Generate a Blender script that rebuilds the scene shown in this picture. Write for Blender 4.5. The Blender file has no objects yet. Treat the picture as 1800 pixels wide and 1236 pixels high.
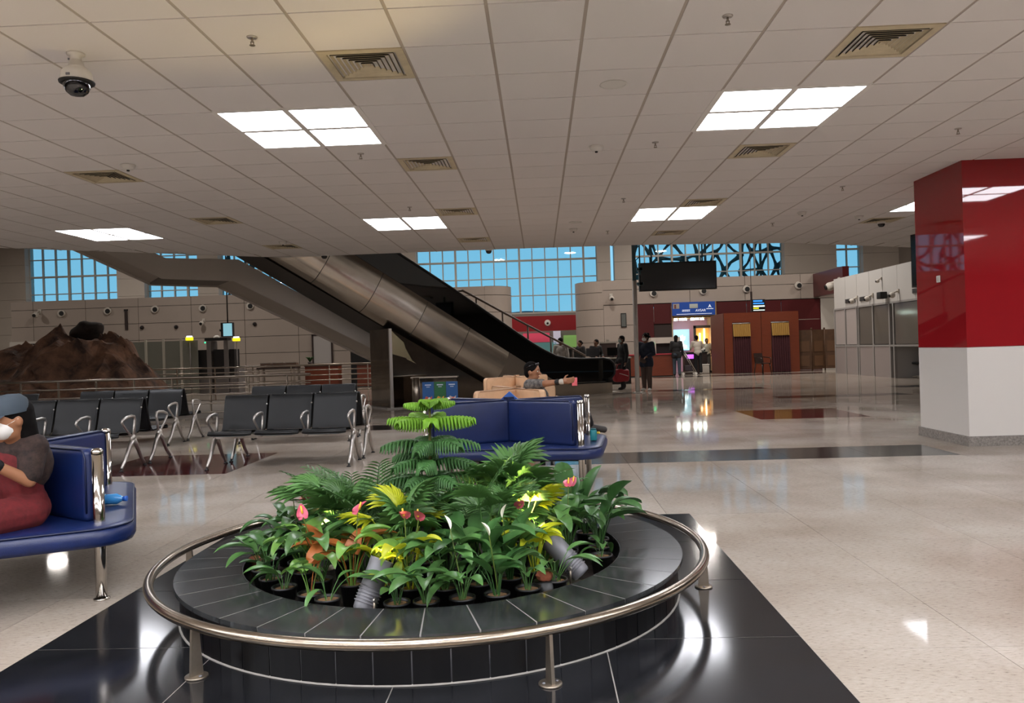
import bpy, bmesh, math, random
from mathutils import Vector, Matrix, noise
random.seed(7)
sc = bpy.context.scene
C = sc.collection
PI = math.pi

# ---------------------------------------------------------------- camera
cam_d = bpy.data.cameras.new('camera')
cam_d.sensor_width = 36.0
cam_d.lens = 1390.0 / 1800.0 * 36.0
cam_d.clip_start = 0.05
cam_d.clip_end = 400
cam = bpy.data.objects.new('camera', cam_d)
C.objects.link(cam)
cr = Vector((0.99888946, 0.03522959, -0.03128452))
cu = Vector((0.03115166, 0.00431383, 0.99950536))
cf = Vector((-0.03534712, 0.99936994, -0.00321158))
cam.matrix_world = Matrix(((cr.x, cu.x, -cf.x, 0.0), (cr.y, cu.y, -cf.y, 0.0), (cr.z, cu.z, -cf.z, 1.30), (0, 0, 0, 1)))
sc.camera = cam

# ---------------------------------------------------------------- sky and exposure
world = bpy.data.worlds.new('dusk_sky')
sc.world = world
world.use_nodes = True
wn = world.node_tree
for n in list(wn.nodes): wn.nodes.remove(n)
w_tc = wn.nodes.new('ShaderNodeTexCoord')
w_sep = wn.nodes.new('ShaderNodeSeparateXYZ')
w_rmp = wn.nodes.new('ShaderNodeValToRGB')
w_bg = wn.nodes.new('ShaderNodeBackground')
w_out = wn.nodes.new('ShaderNodeOutputWorld')
wn.links.new(w_tc.outputs['Generated'], w_sep.inputs[0])
wn.links.new(w_sep.outputs['Z'], w_rmp.inputs[0])
wn.links.new(w_rmp.outputs[0], w_bg.inputs[0])
wn.links.new(w_bg.outputs[0], w_out.inputs[0])
w_rmp.color_ramp.elements[0].position = 0.0
w_rmp.color_ramp.elements[0].color = (0.27, 0.60, 0.82, 1)
w_rmp.color_ramp.elements[1].position = 0.6
w_rmp.color_ramp.elements[1].color = (0.14, 0.43, 0.72, 1)
w_bg.inputs[1].default_value = 1.2
sc.view_settings.view_transform = 'Standard'
sc.view_settings.look = 'None'
sc.view_settings.exposure = 0.0
sc.view_settings.gamma = 1.0
sc.view_settings.use_curve_mapping = False
PANEL_L = 19.5      # radiance of the white ceiling light panels
SPOT_W = 125.0       # planter spotlights
HALL_L = 180.0       # radiance of the lamps high in the hall

# ---------------------------------------------------------------- helpers
def lin(h):
    h = h.lstrip('#')
    r = [int(h[i:i + 2], 16) / 255.0 for i in (0, 2, 4)]
    return tuple(c / 12.92 if c <= 0.04045 else ((c + 0.055) / 1.055) ** 2.4 for c in r) + (1.0,)

MATS = {}
def mat(name, col, rough=0.5, metal=0.0, spec=0.5, var=0.0, vscale=4.0, stretch=None, rnd=0.0, bump=0.0, bscale=60.0,
        emit=None, estr=0.0, coat=0.0, trans=0.0, wearcol=None):
    """procedural principled material: base colour with noise variation, per object tone, fine bump"""
    if name in MATS: return MATS[name]
    m = bpy.data.materials.new(name); m.use_nodes = True
    nt = m.node_tree; N = nt.nodes; L = nt.links
    b = N['Principled BSDF']
    c = lin(col) if isinstance(col, str) else tuple(col) + (1.0,)
    b.inputs['Base Color'].default_value = c
    b.inputs['Roughness'].default_value = rough
    b.inputs['Metallic'].default_value = metal
    b.inputs['Specular IOR Level'].default_value = spec
    if coat:
        b.inputs['Coat Weight'].default_value = coat
        b.inputs['Coat Roughness'].default_value = 0.05
    last = None
    if var > 0 or bump > 0:
        geo = N.new('ShaderNodeNewGeometry'); mp = N.new('ShaderNodeMapping')
        L.new(geo.outputs['Position'], mp.inputs[0])
        if stretch: mp.inputs['Scale'].default_value = stretch
    if var > 0:
        nz = N.new('ShaderNodeTexNoise'); nz.inputs['Scale'].default_value = vscale
        nz.inputs['Detail'].default_value = 6; nz.inputs['Roughness'].default_value = 0.65
        L.new(mp.outputs[0], nz.inputs['Vector'])
        mx = N.new('ShaderNodeMix'); mx.data_type = 'RGBA'
        w = lin(wearcol) if wearcol else tuple(x * (1 - var) for x in c[:3]) + (1,)
        w2 = c if wearcol else tuple(min(1, x * (1 + var * 0.5)) for x in c[:3]) + (1,)
        mr = N.new('ShaderNodeMapRange')
        mr.inputs['From Min'].default_value = 0.35; mr.inputs['From Max'].default_value = 0.65
        L.new(nz.outputs['Fac'], mr.inputs['Value'])
        L.new(mr.outputs[0], mx.inputs['Factor'])
        mx.inputs[6].default_value = w; mx.inputs[7].default_value = w2
        last = mx.outputs[2]
    if rnd > 0:
        oi = N.new('ShaderNodeObjectInfo'); hs = N.new('ShaderNodeHueSaturation')
        mr2 = N.new('ShaderNodeMapRange')
        mr2.inputs['To Min'].default_value = 1 - rnd; mr2.inputs['To Max'].default_value = 1 + rnd
        L.new(oi.outputs['Random'], mr2.inputs['Value']); L.new(mr2.outputs[0], hs.inputs['Value'])
        if last is None: hs.inputs['Color'].default_value = c
        else: L.new(last, hs.inputs['Color'])
        last = hs.outputs[0]
    if last is not None: L.new(last, b.inputs['Base Color'])
    if bump > 0:
        n2 = N.new('ShaderNodeTexNoise'); n2.inputs['Scale'].default_value = bscale; n2.inputs['Detail'].default_value = 4
        L.new(mp.outputs[0], n2.inputs['Vector'])
        bp = N.new('ShaderNodeBump'); bp.inputs['Strength'].default_value = bump; bp.inputs['Distance'].default_value = 0.01
        L.new(n2.outputs['Fac'], bp.inputs['Height']); L.new(bp.outputs[0], b.inputs['Normal'])
    if emit:
        b.inputs['Emission Color'].default_value = lin(emit) if isinstance(emit, str) else tuple(emit) + (1,)
        b.inputs['Emission Strength'].default_value = estr
    if trans > 0:
        tr = N.new('ShaderNodeBsdfTranslucent'); ms = N.new('ShaderNodeMixShader'); ms.inputs[0].default_value = trans
        if last is not None: L.new(last, tr.inputs[0])
        else: tr.inputs[0].default_value = c
        L.new(b.outputs[0], ms.inputs[1]); L.new(tr.outputs[0], ms.inputs[2])
        L.new(ms.outputs[0], N['Material Output'].inputs[0])
    MATS[name] = m
    return m

def glass_mat(name, tint, gloss=0.12, rough=0.02):
    m = bpy.data.materials.new(name); m.use_nodes = True
    nt = m.node_tree; N = nt.nodes; L = nt.links
    N.remove(N['Principled BSDF'])
    t = N.new('ShaderNodeBsdfTransparent'); t.inputs[0].default_value = lin(tint)
    g = N.new('ShaderNodeBsdfGlossy'); g.inputs['Roughness'].default_value = rough
    fr = N.new('ShaderNodeFresnel'); fr.inputs[0].default_value = 1.5
    mr = N.new('ShaderNodeMath'); mr.operation = 'MAXIMUM'; mr.inputs[1].default_value = gloss * 0.3
    ms = N.new('ShaderNodeMixShader')
    L.new(fr.outputs[0], mr.inputs[0]); L.new(mr.outputs[0], ms.inputs[0])
    L.new(t.outputs[0], ms.inputs[1]); L.new(g.outputs[0], ms.inputs[2])
    L.new(ms.outputs[0], N['Material Output'].inputs[0])
    MATS[name] = m
    return m

class MB:
    """collects shapes of ONE part, then links them as one mesh object"""
    def __init__(s): s.v = []; s.f = []; s.sm = []
    def add(s, vs, fs, smooth=False):
        o = len(s.v); s.v += [tuple(p) for p in vs]; s.f += [tuple(i + o for i in f) for f in fs]; s.sm += [smooth] * len(fs)
        return s
    def box(s, c, d, rz=0.0, M=None):
        x, y, z = d[0] / 2, d[1] / 2, d[2] / 2
        R = M if M is not None else Matrix.Rotation(rz, 3, 'Z')
        vs = [R @ Vector(p) + Vector(c) for p in ((-x, -y, -z), (x, -y, -z), (x, y, -z), (-x, y, -z), (-x, -y, z), (x, -y, z), (x, y, z), (-x, y, z))]
        return s.add(vs, [(0, 3, 2, 1), (4, 5, 6, 7), (0, 1, 5, 4), (1, 2, 6, 5), (2, 3, 7, 6), (3, 0, 4, 7)])
    def bx(s, x0, x1, y0, y1, z0, z1):
        return s.box(((x0 + x1) / 2, (y0 + y1) / 2, (z0 + z1) / 2), (x1 - x0, y1 - y0, z1 - z0))
    def rbox(s, c, d, r=0.02, rz=0.0, seg=3, M=None):
        """box with rounded edges"""
        bm = bmesh.new(); bmesh.ops.create_cube(bm, size=1.0)
        for v in bm.verts: v.co = Vector((v.co.x * d[0], v.co.y * d[1], v.co.z * d[2]))
        bmesh.ops.bevel(bm, geom=list(bm.edges), offset=min(r, min(d) * 0.49), segments=seg, profile=0.5, affect='EDGES')
        R = M if M is not None else Matrix.Rotation(rz, 3, 'Z')
        bm.verts.index_update()
        vs = [R @ v.co + Vector(c) for v in bm.verts]; fs = [tuple(v.index for v in f.verts) for f in bm.faces]
        bm.free()
        return s.add(vs, fs, True)
    def cyl(s, p0, p1, r0, r1=None, n=12, caps=True, smooth=True):
        return s.tube([p0, p1], [r0, r0 if r1 is None else r1], n, caps=caps, smooth=smooth)
    def tube(s, pts, r, n=8, closed=False, caps=True, smooth=True, flat=None):
        pts = [Vector(p) for p in pts]; m = len(pts)
        rs = r if isinstance(r, (list, tuple)) else [r] * m
        vs = []; prev = None
        for i, p in enumerate(pts):
            if closed: d = pts[(i + 1) % m] - pts[i - 1]
            else: d = pts[min(i + 1, m - 1)] - pts[max(i - 1, 0)]
            d.normalize()
            if prev is None:
                a = Vector((0, 0, 1)) if abs(d.z) < 0.9 else Vector((1, 0, 0))
                e1 = d.cross(a).normalized()
            else:
                e1 = prev - d * prev.dot(d)
                e1 = e1.normalized() if e1.length > 1e-6 else d.orthogonal().normalized()
            prev = e1; e2 = d.cross(e1)
            k = flat if flat else 1.0
            for j in range(n):
                a = 2 * PI * j / n
                vs.append(p + (e1 * math.cos(a) + e2 * math.sin(a) * k) * rs[i])
        fs = []
        for i in range(m if closed else m - 1):
            for j in range(n):
                a = i * n + j; b = i * n + (j + 1) % n
                c2 = ((i + 1) % m) * n + (j + 1) % n; d2 = ((i + 1) % m) * n + j
                fs.append((a, b, c2, d2))
        s.add(vs, fs, smooth)
        if caps and not closed:
            o = len(s.v) - len(vs)
            s.f.append(tuple(o + j for j in reversed(range(n)))); s.sm.append(False)
            s.f.append(tuple(o + (m - 1) * n + j for j in range(n))); s.sm.append(False)
        return s
    def lathe(s, prof, c=(0, 0, 0), n=24, smooth=True, M=None, a0=0.0, a1=2 * PI):
        full = abs(a1 - a0 - 2 * PI) < 1e-6
        k = n if full else n + 1
        vs = []
        for r, z in prof:
            for j in range(k):
                a = a0 + (a1 - a0) * j / n
                p = Vector((r * math.cos(a), r * math.sin(a), z))
                if M is not None: p = M @ p
                vs.append(p + Vector(c))
        fs = []
        for i in range(len(prof) - 1):
            for j in range(n):
                j2 = (j + 1) % k
                fs.append((i * k + j, i * k + j2, (i + 1) * k + j2, (i + 1) * k + j))
        return s.add(vs, fs, smooth)
    def prism(s, poly, h0, h1, axis='Z', smooth=False):
        """extrude a 2D polygon; axis Z: (x,y)->z, axis Y: (x,z)->y, axis X: (y,z)->x"""
        m = len(poly)
        def P(a, b, h): return (a, b, h) if axis == 'Z' else ((a, h, b) if axis == 'Y' else (h, a, b))
        vs = [P(a, b, h0) for a, b in poly] + [P(a, b, h1) for a, b in poly]
        fs = [tuple(range(m)), tuple(range(m, 2 * m))[::-1]]
        fs += [(i, m + i, m + (i + 1) % m, (i + 1) % m) for i in range(m)]
        return s.add(vs, fs, smooth)
    def sphere(s, c, r, n=12, m=8, M=None):
        if not isinstance(r, (tuple, list)): r = (r, r, r)
        vs = []; fs = []
        for i in range(m + 1):
            t = PI * i / m
            for j in range(n):
                a = 2 * PI * j / n
                p = Vector((r[0] * math.sin(t) * math.cos(a), r[1] * math.sin(t) * math.sin(a), r[2] * math.cos(t)))
                if M is not None: p = M @ p
                vs.append(p + Vector(c))
        for i in range(m):
            for j in range(n):
                fs.append((i * n + j, (i + 1) * n + j, (i + 1) * n + (j + 1) % n, i * n + (j + 1) % n))
        return s.add(vs, fs, True)
    def capsule(s, p0, p1, r0, r1=None, n=12):
        p0 = Vector(p0); p1 = Vector(p1); r1 = r0 if r1 is None else r1
        d = p1 - p0; L_ = d.length or 1e-5; d = d / L_
        pts = []; rs = []
        for k in range(4):
            a = PI / 2 * (1 - k / 4.0); pts.append(p0 - d * r0 * math.sin(a)); rs.append(max(r0 * math.cos(a), r0 * 0.02))
        pts.append(p0); rs.append(r0); pts.append(p1); rs.append(r1)
        for k in range(1, 5):
            a = PI / 2 * k / 4.0; pts.append(p1 + d * r1 * math.sin(a)); rs.append(max(r1 * math.cos(a), r1 * 0.02))
        return s.tube(pts, rs, n)
    def grid(s, P, nu, nv, closed_u=False, smooth=True):
        vs = [P(i, j) for j in range(nv) for i in range(nu)]
        fs = []
        for j in range(nv - 1):
            for i in range(nu if closed_u else nu - 1):
                i2 = (i + 1) % nu
                fs.append((j * nu + i, j * nu + i2, (j + 1) * nu + i2, (j + 1) * nu + i))
        return s.add(vs, fs, smooth)
    def mesh(s, name, m):
        me = bpy.data.meshes.new(name); me.from_pydata(s.v, [], s.f)
        me.polygons.foreach_set('use_smooth', s.sm)
        me.materials.append(m); me.update()
        bm = bmesh.new(); bm.from_mesh(me)
        bmesh.ops.recalc_face_normals(bm, faces=bm.faces[:]); bm.to_mesh(me); bm.free()
        return me
    def build(s, name, m, parent=None, loc=(0, 0, 0), bevel=0.0):
        me = s.mesh(name, m)
        o = bpy.data.objects.new(name, me); C.objects.link(o); o.location = loc
        if parent is not None: o.parent = parent
        if bevel > 0:
            md = o.modifiers.new('bevel', 'BEVEL'); md.width = bevel; md.segments = 2; md.limit_method = 'ANGLE'
        return o

def inst(name, me, parent=None, loc=(0, 0, 0), rot=(0, 0, 0), scale=(1, 1, 1)):
    o = bpy.data.objects.new(name, me); C.objects.link(o)
    o.location = loc; o.rotation_euler = rot; o.scale = scale
    if parent is not None: o.parent = parent
    return o
def tag(o, label=None, cat=None, group=None, kind=None):
    if label: o['label'] = label
    if cat: o['category'] = cat
    if group: o['group'] = group
    if kind: o['kind'] = kind
    return o
def thing(name, label, cat, loc=(0, 0, 0), rz=0.0, group=None):
    o = bpy.data.objects.new(name, None); C.objects.link(o); o.empty_display_size = 0.05
    o.location = loc; o.rotation_euler = (0, 0, rz)
    return tag(o, label, cat, group)
def struct_root(name, label=None):
    o = bpy.data.objects.new(name, None); C.objects.link(o); o.empty_display_size = 0.05
    return tag(o, label, None, None, 'structure')
def struct(name, mb, m, label=None, bevel=0.0):
    return tag(mb.build(name, m, None, bevel=bevel), label, None, None, 'structure')
def copy_tree(o, parent=None):
    c = o.copy(); C.objects.link(c); c.parent = parent
    for ch in list(o.children): copy_tree(ch, c)
    return c
def dup(o, loc, rz, label, group=None):
    c = copy_tree(o); c.location = loc; c.rotation_euler = (0, 0, rz); c['label'] = label
    if group: c['group'] = group
    return c
def text(name, body, size, m, parent, loc, rot, extrude=0.004, align='CENTER'):
    cu_ = bpy.data.curves.new(name, 'FONT'); cu_.body = body; cu_.size = size; cu_.extrude = extrude
    cu_.align_x = align; cu_.align_y = 'CENTER'
    tmp = bpy.data.objects.new(name, cu_); C.objects.link(tmp)
    dg = bpy.context.evaluated_depsgraph_get()
    me = bpy.data.meshes.new_from_object(tmp.evaluated_get(dg))
    C.objects.unlink(tmp); bpy.data.objects.remove(tmp)
    me.materials.clear(); me.materials.append(m)
    return inst(name, me, parent, loc, rot)

# ---------------------------------------------------------------- materials
def granite_floor():
    m = bpy.data.materials.new('polished_beige_granite'); m.use_nodes = True
    nt = m.node_tree; N = nt.nodes; L = nt.links; b = N['Principled BSDF']
    geo = N.new('ShaderNodeNewGeometry'); oi = N.new('ShaderNodeObjectInfo')
    mp = N.new('ShaderNodeMapping'); mp.inputs['Scale'].default_value = (9.0, 34.0, 8.0)
    L.new(geo.outputs['Position'], mp.inputs[0])
    n1 = N.new('ShaderNodeTexNoise'); n1.inputs['Scale'].default_value = 3.0; n1.inputs['Detail'].default_value = 8; n1.inputs['Roughness'].default_value = 0.7
    L.new(mp.outputs[0], n1.inputs['Vector'])
    r1 = N.new('ShaderNodeValToRGB'); e = r1.color_ramp.elements
    e[0].position = 0.33; e[0].color = lin('#6a615a'); e[1].position = 0.42; e[1].color = lin('#9d948a')
    e2 = e.new(0.7); e2.color = lin('#aea59b')
    L.new(n1.outputs['Fac'], r1.inputs[0])
    n2 = N.new('ShaderNodeTexNoise'); n2.inputs['Scale'].default_value = 0.9; n2.inputs['Detail'].default_value = 5
    L.new(geo.outputs['Position'], n2.inputs['Vector'])
    r2 = N.new('ShaderNodeValToRGB'); e = r2.color_ramp.elements
    e[0].position = 0.30; e[0].color = lin('#c9bdb0'); e[1].position = 0.62; e[1].color = (1, 1, 1, 1)
    L.new(n2.outputs['Fac'], r2.inputs[0])
    mx = N.new('ShaderNodeMix'); mx.data_type = 'RGBA'; mx.blend_type = 'MULTIPLY'; mx.inputs['Factor'].default_value = 0.75
    L.new(r1.outputs[0], mx.inputs[6]); L.new(r2.outputs[0], mx.inputs[7])
    hs = N.new('ShaderNodeHueSaturation'); mr = N.new('ShaderNodeMapRange')
    mr.inputs['To Min'].default_value = 0.96; mr.inputs['To Max'].default_value = 1.05
    L.new(oi.outputs['Random'], mr.inputs['Value']); L.new(mr.outputs[0], hs.inputs['Value']); L.new(mx.outputs[2], hs.inputs['Color'])
    L.new(hs.outputs[0], b.inputs['Base Color'])
    b.inputs['Roughness'].default_value = 0.05
    b.inputs['IOR'].default_value = 1.09
    b.inputs['Specular IOR Level'].default_value = 0.5
    MATS['floor'] = m
    return m
granite_floor()
M = MATS
mat('joint', '#7d746b', 0.8)
mat('slate_joint', '#6f6d69', 0.7)
mat('black_granite', '#1b1c1f', 0.12, spec=0.5, var=0.3, vscale=3.0, rnd=0.12)
mat('planter_slate', '#303233', 0.16, spec=0.5, var=0.45, vscale=5.0, rnd=0.15)
mat('black_granite_riser', '#0a0a0c', 0.32, spec=0.35, var=0.2, vscale=4, rnd=0.15)
mat('maroon_granite', '#4a1f1f', 0.08, spec=0.4, var=0.35, vscale=12)
mat('grey_granite', '#8b857e', 0.25, var=0.35, vscale=45)
mat('white_joint', '#8f8b85', 0.7)
mat('ceiling_tile', '#e4dfdb', 0.92, spec=0.2, rnd=0.015, bump=0.10, bscale=160)
mat('ceiling_bar', '#b3a89c', 0.7)
mat('ceiling_gap', '#8c8177', 0.8)
mat('ceiling_void', '#2a2725', 0.9)
mat('light_panel', '#ffffff', 0.6, emit='#f7f8ff', estr=PANEL_L)
mat('light_frame', '#e6e2dc', 0.5)
mat('hall_lamp', '#ffffff', 0.6, emit='#fff6ee', estr=HALL_L)
mat('vent_cream', '#cdbf9f', 0.55, var=0.12, vscale=8)
mat('vent_dark', '#17130f', 0.9)
mat('white_plastic', '#d9d5cd', 0.4)
mat('off_white', '#bfb8ae', 0.5)
mat('dark_glass', '#0a0a0c', 0.03, spec=0.8)
mat('chrome', '#c9c4bd', 0.10, metal=1.0)
mat('brushed_steel', '#a79d90', 0.28, metal=1.0, var=0.12, vscale=14, stretch=(1, 1, 6))
mat('rail_steel', '#a89c8c', 0.24, metal=1.0, var=0.18, vscale=40, stretch=(1, 1, 5))
mat('post_steel', '#9c9183', 0.38, metal=0.9, var=0.15, vscale=10)
mat('cast_alu', '#c4bfb9', 0.40, metal=0.95)
mat('esc_steel', '#d6cdc0', 0.24, metal=1.0, var=0.08, vscale=1.5, rnd=0.02)
mat('esc_pillar_steel', '#8d847a', 0.07, metal=1.0, var=0.25, vscale=1.6)
mat('esc_black', '#0a0a0b', 0.35)
mat('rubber', '#0b0b0c', 0.5)
mat('blue_leather', '#0f2150', 0.36, var=0.16, vscale=5, bump=0.12, bscale=220)
mat('blue_piping', '#0a173a', 0.4)
mat('beige_leather', '#d3ac87', 0.42, var=0.10, vscale=5, bump=0.10, bscale=200)
mat('black_seat', '#131517', 0.48, metal=0.15, spec=0.5, bump=0.25, bscale=260)
mat('black_edge', '#0e0f10', 0.45)
mat('red_glass', '#8c1b20', 0.03, spec=0.55)
mat('white_paint', '#cfcac3', 0.30, spec=0.45)
mat('panel_beige', '#a0948a', 0.42, var=0.05, vscale=0.6, rnd=0.03)
mat('wall_grey', '#8c8178', 0.6)
mat('panel_gap', '#2c2521', 0.8)
mat('column_beige', '#bdb2a6', 0.5, var=0.05, vscale=0.7)
mat('mullion', '#b9b4aa', 0.5)
mat('mullion_dark', '#3b5a62', 0.5)
mat('maroon_panel', '#4b1618', 0.35, rnd=0.06)
mat('red_fascia', '#8a1a20', 0.3)
mat('dark_brown', '#2f221f', 0.5)
mat('black_matte', '#0c0c0d', 0.55)
mat('screen_off', '#060607', 0.18)
mat('laminate', '#6f331e', 0.35, var=0.12, vscale=3, stretch=(1, 1, 6))
mat('rock', '#856049', 0.85, var=0.65, vscale=2.2, wearcol='#3a2820', bump=1.0, bscale=5)
mat('soil', '#241a14', 0.95, var=0.4, vscale=30, bump=0.6, bscale=60)
mat('pot_soil', '#80603f', 0.95, var=0.45, vscale=60, bump=0.7, bscale=120)
mat('pot', '#0d0d0e', 0.45)
mat('terracotta', '#9c5a3f', 0.8, var=0.25, vscale=20)
mat('moss', '#4a4a1e', 0.95, var=0.6, vscale=6, wearcol='#1c1d0e', bump=0.8, bscale=30)
mat('lamp_grey', '#75757a', 0.45, metal=0.2)
mat('lamp_glass', '#fff3c0', 0.2, emit='#ffd98a', estr=60.0)
mat('leaf_lily', '#527c42', 0.34, trans=0.25, rnd=0.30, var=0.25, vscale=14)
mat('leaf_dark', '#3f6836', 0.34, trans=0.22, rnd=0.30, var=0.25, vscale=14)
mat('leaf_anth', '#6f9a48', 0.34, trans=0.3, rnd=0.25, var=0.2, vscale=10)
mat('leaf_palm', '#557f44', 0.42, trans=0.25, rnd=0.25)
mat('leaf_areca', '#557c48', 0.42, trans=0.25, rnd=0.2)
mat('leaf_pine_lit', '#76aa2c', 0.5, trans=0.3, rnd=0.2)  # spotlight glow on the upper tiers painted into the leaf colour
mat('leaf_pine_unlit', '#3f6d35', 0.5, trans=0.25, rnd=0.2)
mat('leaf_yellow_lit', '#b8c02a', 0.45, trans=0.3, rnd=0.15)  # yellow lamp light painted into the leaves near the spotlights
mat('leaf_rust', '#a8612e', 0.45, trans=0.3, rnd=0.12)
mat('stem', '#5a6b2c', 0.5)
mat('bark', '#6b6a30', 0.8)
mat('flower_pink', '#b84a62', 0.35, rnd=0.12)
mat('flower_white', '#e6e6cf', 0.45)
mat('spadix', '#e0b53a', 0.5)
mat('skin', '#9a6a4c', 0.5)
mat('skin_dark', '#6e4934', 0.5)
mat('hair', '#0b0807', 0.85, spec=0.15)
glass_mat('glass', '#e9f4f6', 0.12)
glass_mat('glass_green', '#4d7f80', 0.2)
glass_mat('glass_dark', '#172c2c', 0.25, 0.03)
glass_mat('glass_frost', '#9fa39a', 0.2, 0.2)
def milk_glass(name, col, k):
    m = glass_mat(name, '#a8aca4', .2, .1); N = m.node_tree.nodes; L = m.node_tree.links
    out = N['Material Output']; prev = out.inputs[0].links[0].from_socket
    d = N.new('ShaderNodeBsdfDiffuse'); d.inputs[0].default_value = lin(col); ms = N.new('ShaderNodeMixShader'); ms.inputs[0].default_value = k
    L.new(prev, ms.inputs[1]); L.new(d.outputs[0], ms.inputs[2]); L.new(ms.outputs[0], out.inputs[0])
milk_glass('glass_milk', '#9a9c92', .6)
milk_glass('glass_smoke', '#7d7770', .55)
# ================================================================ FLOOR
floor_o = struct('floor', MB().bx(-36, 20, -8, 46, -0.20, -0.006), M['joint'], 'polished beige granite slab floor of the waiting hall')
GX, GY, GP = 0.93, 6.05, 0.90
def slab_mesh(name, m, w=GP - 0.003):
    return MB().bx(-w / 2, w / 2, -w / 2, w / 2, -0.012, 0.0).mesh(name, m)
me_beige = slab_mesh('floor_slab', M['floor'])
me_blk = slab_mesh('black_floor_slab', M['black_granite'])
me_mar = slab_mesh('maroon_floor_slab', M['maroon_granite'])
def in_rect(x, y, r): return r[0] < x < r[1] and r[2] < y < r[3]
BLACK_R = [(-0.87, 4.53, 8.75, 9.65), (-3.57, 0.03, 13.25, 14.15)]
MAROON_R = [(3.63, 5.43, 13.25, 15.05), (-5.37, -3.57, 8.75, 10.55)]
cells = []
for j in range(-6, 11):
    for i in range(-16, 15):
        x = GX + (i + 0.5) * GP; y = GY + (j + 0.5) * GP
        if y > 1.5 and abs(x + 0.02 * y) < 0.72 * y + 1.0: cells.append((x, y))
cells.sort(key=lambda c: c[1])
done = set()
for x, y in cells[:295]:
    me = me_beige
    if any(in_rect(x, y, r) for r in BLACK_R): me = me_blk
    if any(in_rect(x, y, r) for r in MAROON_R): me = me_mar
    inst(me.name, me, floor_o, (x, y, 0), (0, 0, 0))
    done.add((round(x, 2), round(y, 2)))
rest = MB()
for j in range(-15, 45):
    for i in range(-41, 21):
        x = GX + (i + 0.5) * GP; y = GY + (j + 0.5) * GP
        if (round(x, 2), round(y, 2)) in done or any(in_rect(x, y, r) for r in BLACK_R + MAROON_R): continue
        if x > -5.5 or not (16.9 < y < 24.0):
            rest.add([(x - .4485, y - .4485, 0), (x + .4485, y - .4485, 0), (x + .4485, y + .4485, 0), (x - .4485, y + .4485, 0)], [(0, 1, 2, 3)])
tag(rest.build('floor_slabs_far', M['floor'], floor_o), None, None, None, 'stuff')
for r in MAROON_R + BLACK_R:      # slabs of the inlays not among the nearest ones
    for j in range(-6, 12):
        for i in range(-16, 15):
            x = GX + (i + 0.5) * GP; y = GY + (j + 0.5) * GP
            if in_rect(x, y, r) and (round(x, 2), round(y, 2)) not in done:
                me = me_mar if r in MAROON_R else me_blk
                inst(me.name, me, floor_o, (x, y, 0)); done.add((round(x, 2), round(y, 2)))
for (x0, x1, y0, y1) in ((5.37, 8.3, 18.0, 18.7), (3.1, 6.2, 21.9, 22.6), (4.4, 11.0, 30.7, 31.6), (9.2, 11.1, 20.6, 21.4)):
    MB().bx(x0, x1, y0, y1, -0.01, 0.0015).build('dark_floor_band', M['black_granite'], floor_o)
# black granite apron under the planter: four by four slabs with pale joints
PCX, PCY = -0.61, 4.35
AP = 0.855
MB().bx(PCX - 2 * AP, PCX + 2 * AP, PCY - 2 * AP, PCY + 2 * AP, -0.005, 0.0035).build('apron_joint_bed', M['white_joint'], floor_o)
me_ap = MB().bx(-AP / 2 + .0025, AP / 2 - .0025, -AP / 2 + .0025, AP / 2 - .0025, 0.0, 0.005).mesh('black_apron_slab', M['black_granite'])
for i in range(4):
    for j in range(4):
        inst('black_apron_slab', me_ap, floor_o, (PCX + (i - 1.5) * AP, PCY + (j - 1.5) * AP, 0))

# ================================================================ SUSPENDED CEILING
ZC = 3.33
CPOLY = [(-22, -8), (20, -8), (20, 24.0), (8.46, 18.4), (5.3, 16.8), (2.0, 16.22), (-1.0, 16.1), (-5.3, 16.2), (-9.35, 13.5), (-22, 4.4)]
ceil_o = struct('ceiling', MB().prism(CPOLY, ZC + 0.012, ZC + 0.9), M['ceiling_tile'], 'white suspended tile ceiling over the seating area')
CPX, CPY = 0.595, 0.600
CX0, CY0 = -1.445, 5.245
def inside(x, y, poly):
    c = False; n = len(poly)
    for i in range(n):
        x1, y1 = poly[i]; x2, y2 = poly[(i + 1) % n]
        if (y1 > y) != (y2 > y) and x < (x2 - x1) * (y - y1) / (y2 - y1) + x1: c = not c
    return c
LIGHTS = [(-2, 2), (5, 2), (-2, 11), (5, 11), (-10, 11), (12, 11), (-10, 2), (12, 2), (-18, 2)] + [(k, j) for j in (-7, -12, -17) for k in (-18, -14, -10, -6, -2, 1, 5, 8, 12, 16)]  # dense rows behind the camera are unseen panels added for ambient light
VENTS = [(0, 0), (0, 5), (0, 10), (0, 15), (6, 0), (6, 5), (6, 10), (6, 15), (-6, 5), (-6, 10), (-6, 15), (12, 14)]
used = set(VENTS)
for k, j in LIGHTS: used |= {(k, j), (k + 1, j), (k, j + 1), (k + 1, j + 1)}
me_tile = MB().bx(-.286, .286, -.2935, .2935, 0.0, 0.010).mesh('ceiling_tile', M['ceiling_tile'])
tl = []
tiles_rest = MB()
for j in range(-22, 30):
    for k in range(-34, 36):
        if (k, j) in used: continue
        x = CX0 + (k + .5) * CPX; y = CY0 + (j + .5) * CPY
        if not all(inside(x + a, y + b, CPOLY) for a in (-.3, .3) for b in (-.3, .3)): continue
        if inside(x, y, [(4.9, 9.3), (6.3, 9.3), (6.3, 10.7), (4.9, 10.7)]): continue
        if y > 4.2 and abs(x + .02 * y) < 0.68 * y + .3: tl.append((x, y))
        else: tiles_rest.bx(x - .286, x + .286, y - .2935, y + .2935, ZC, ZC + .01)
tl.sort(key=lambda t: t[1])
for x, y in tl[:300]: inst('ceiling_tile', me_tile, ceil_o, (x, y, ZC))
for x, y in tl[300:]: tiles_rest.bx(x - .286, x + .286, y - .2935, y + .2935, ZC, ZC + .01)
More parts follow.
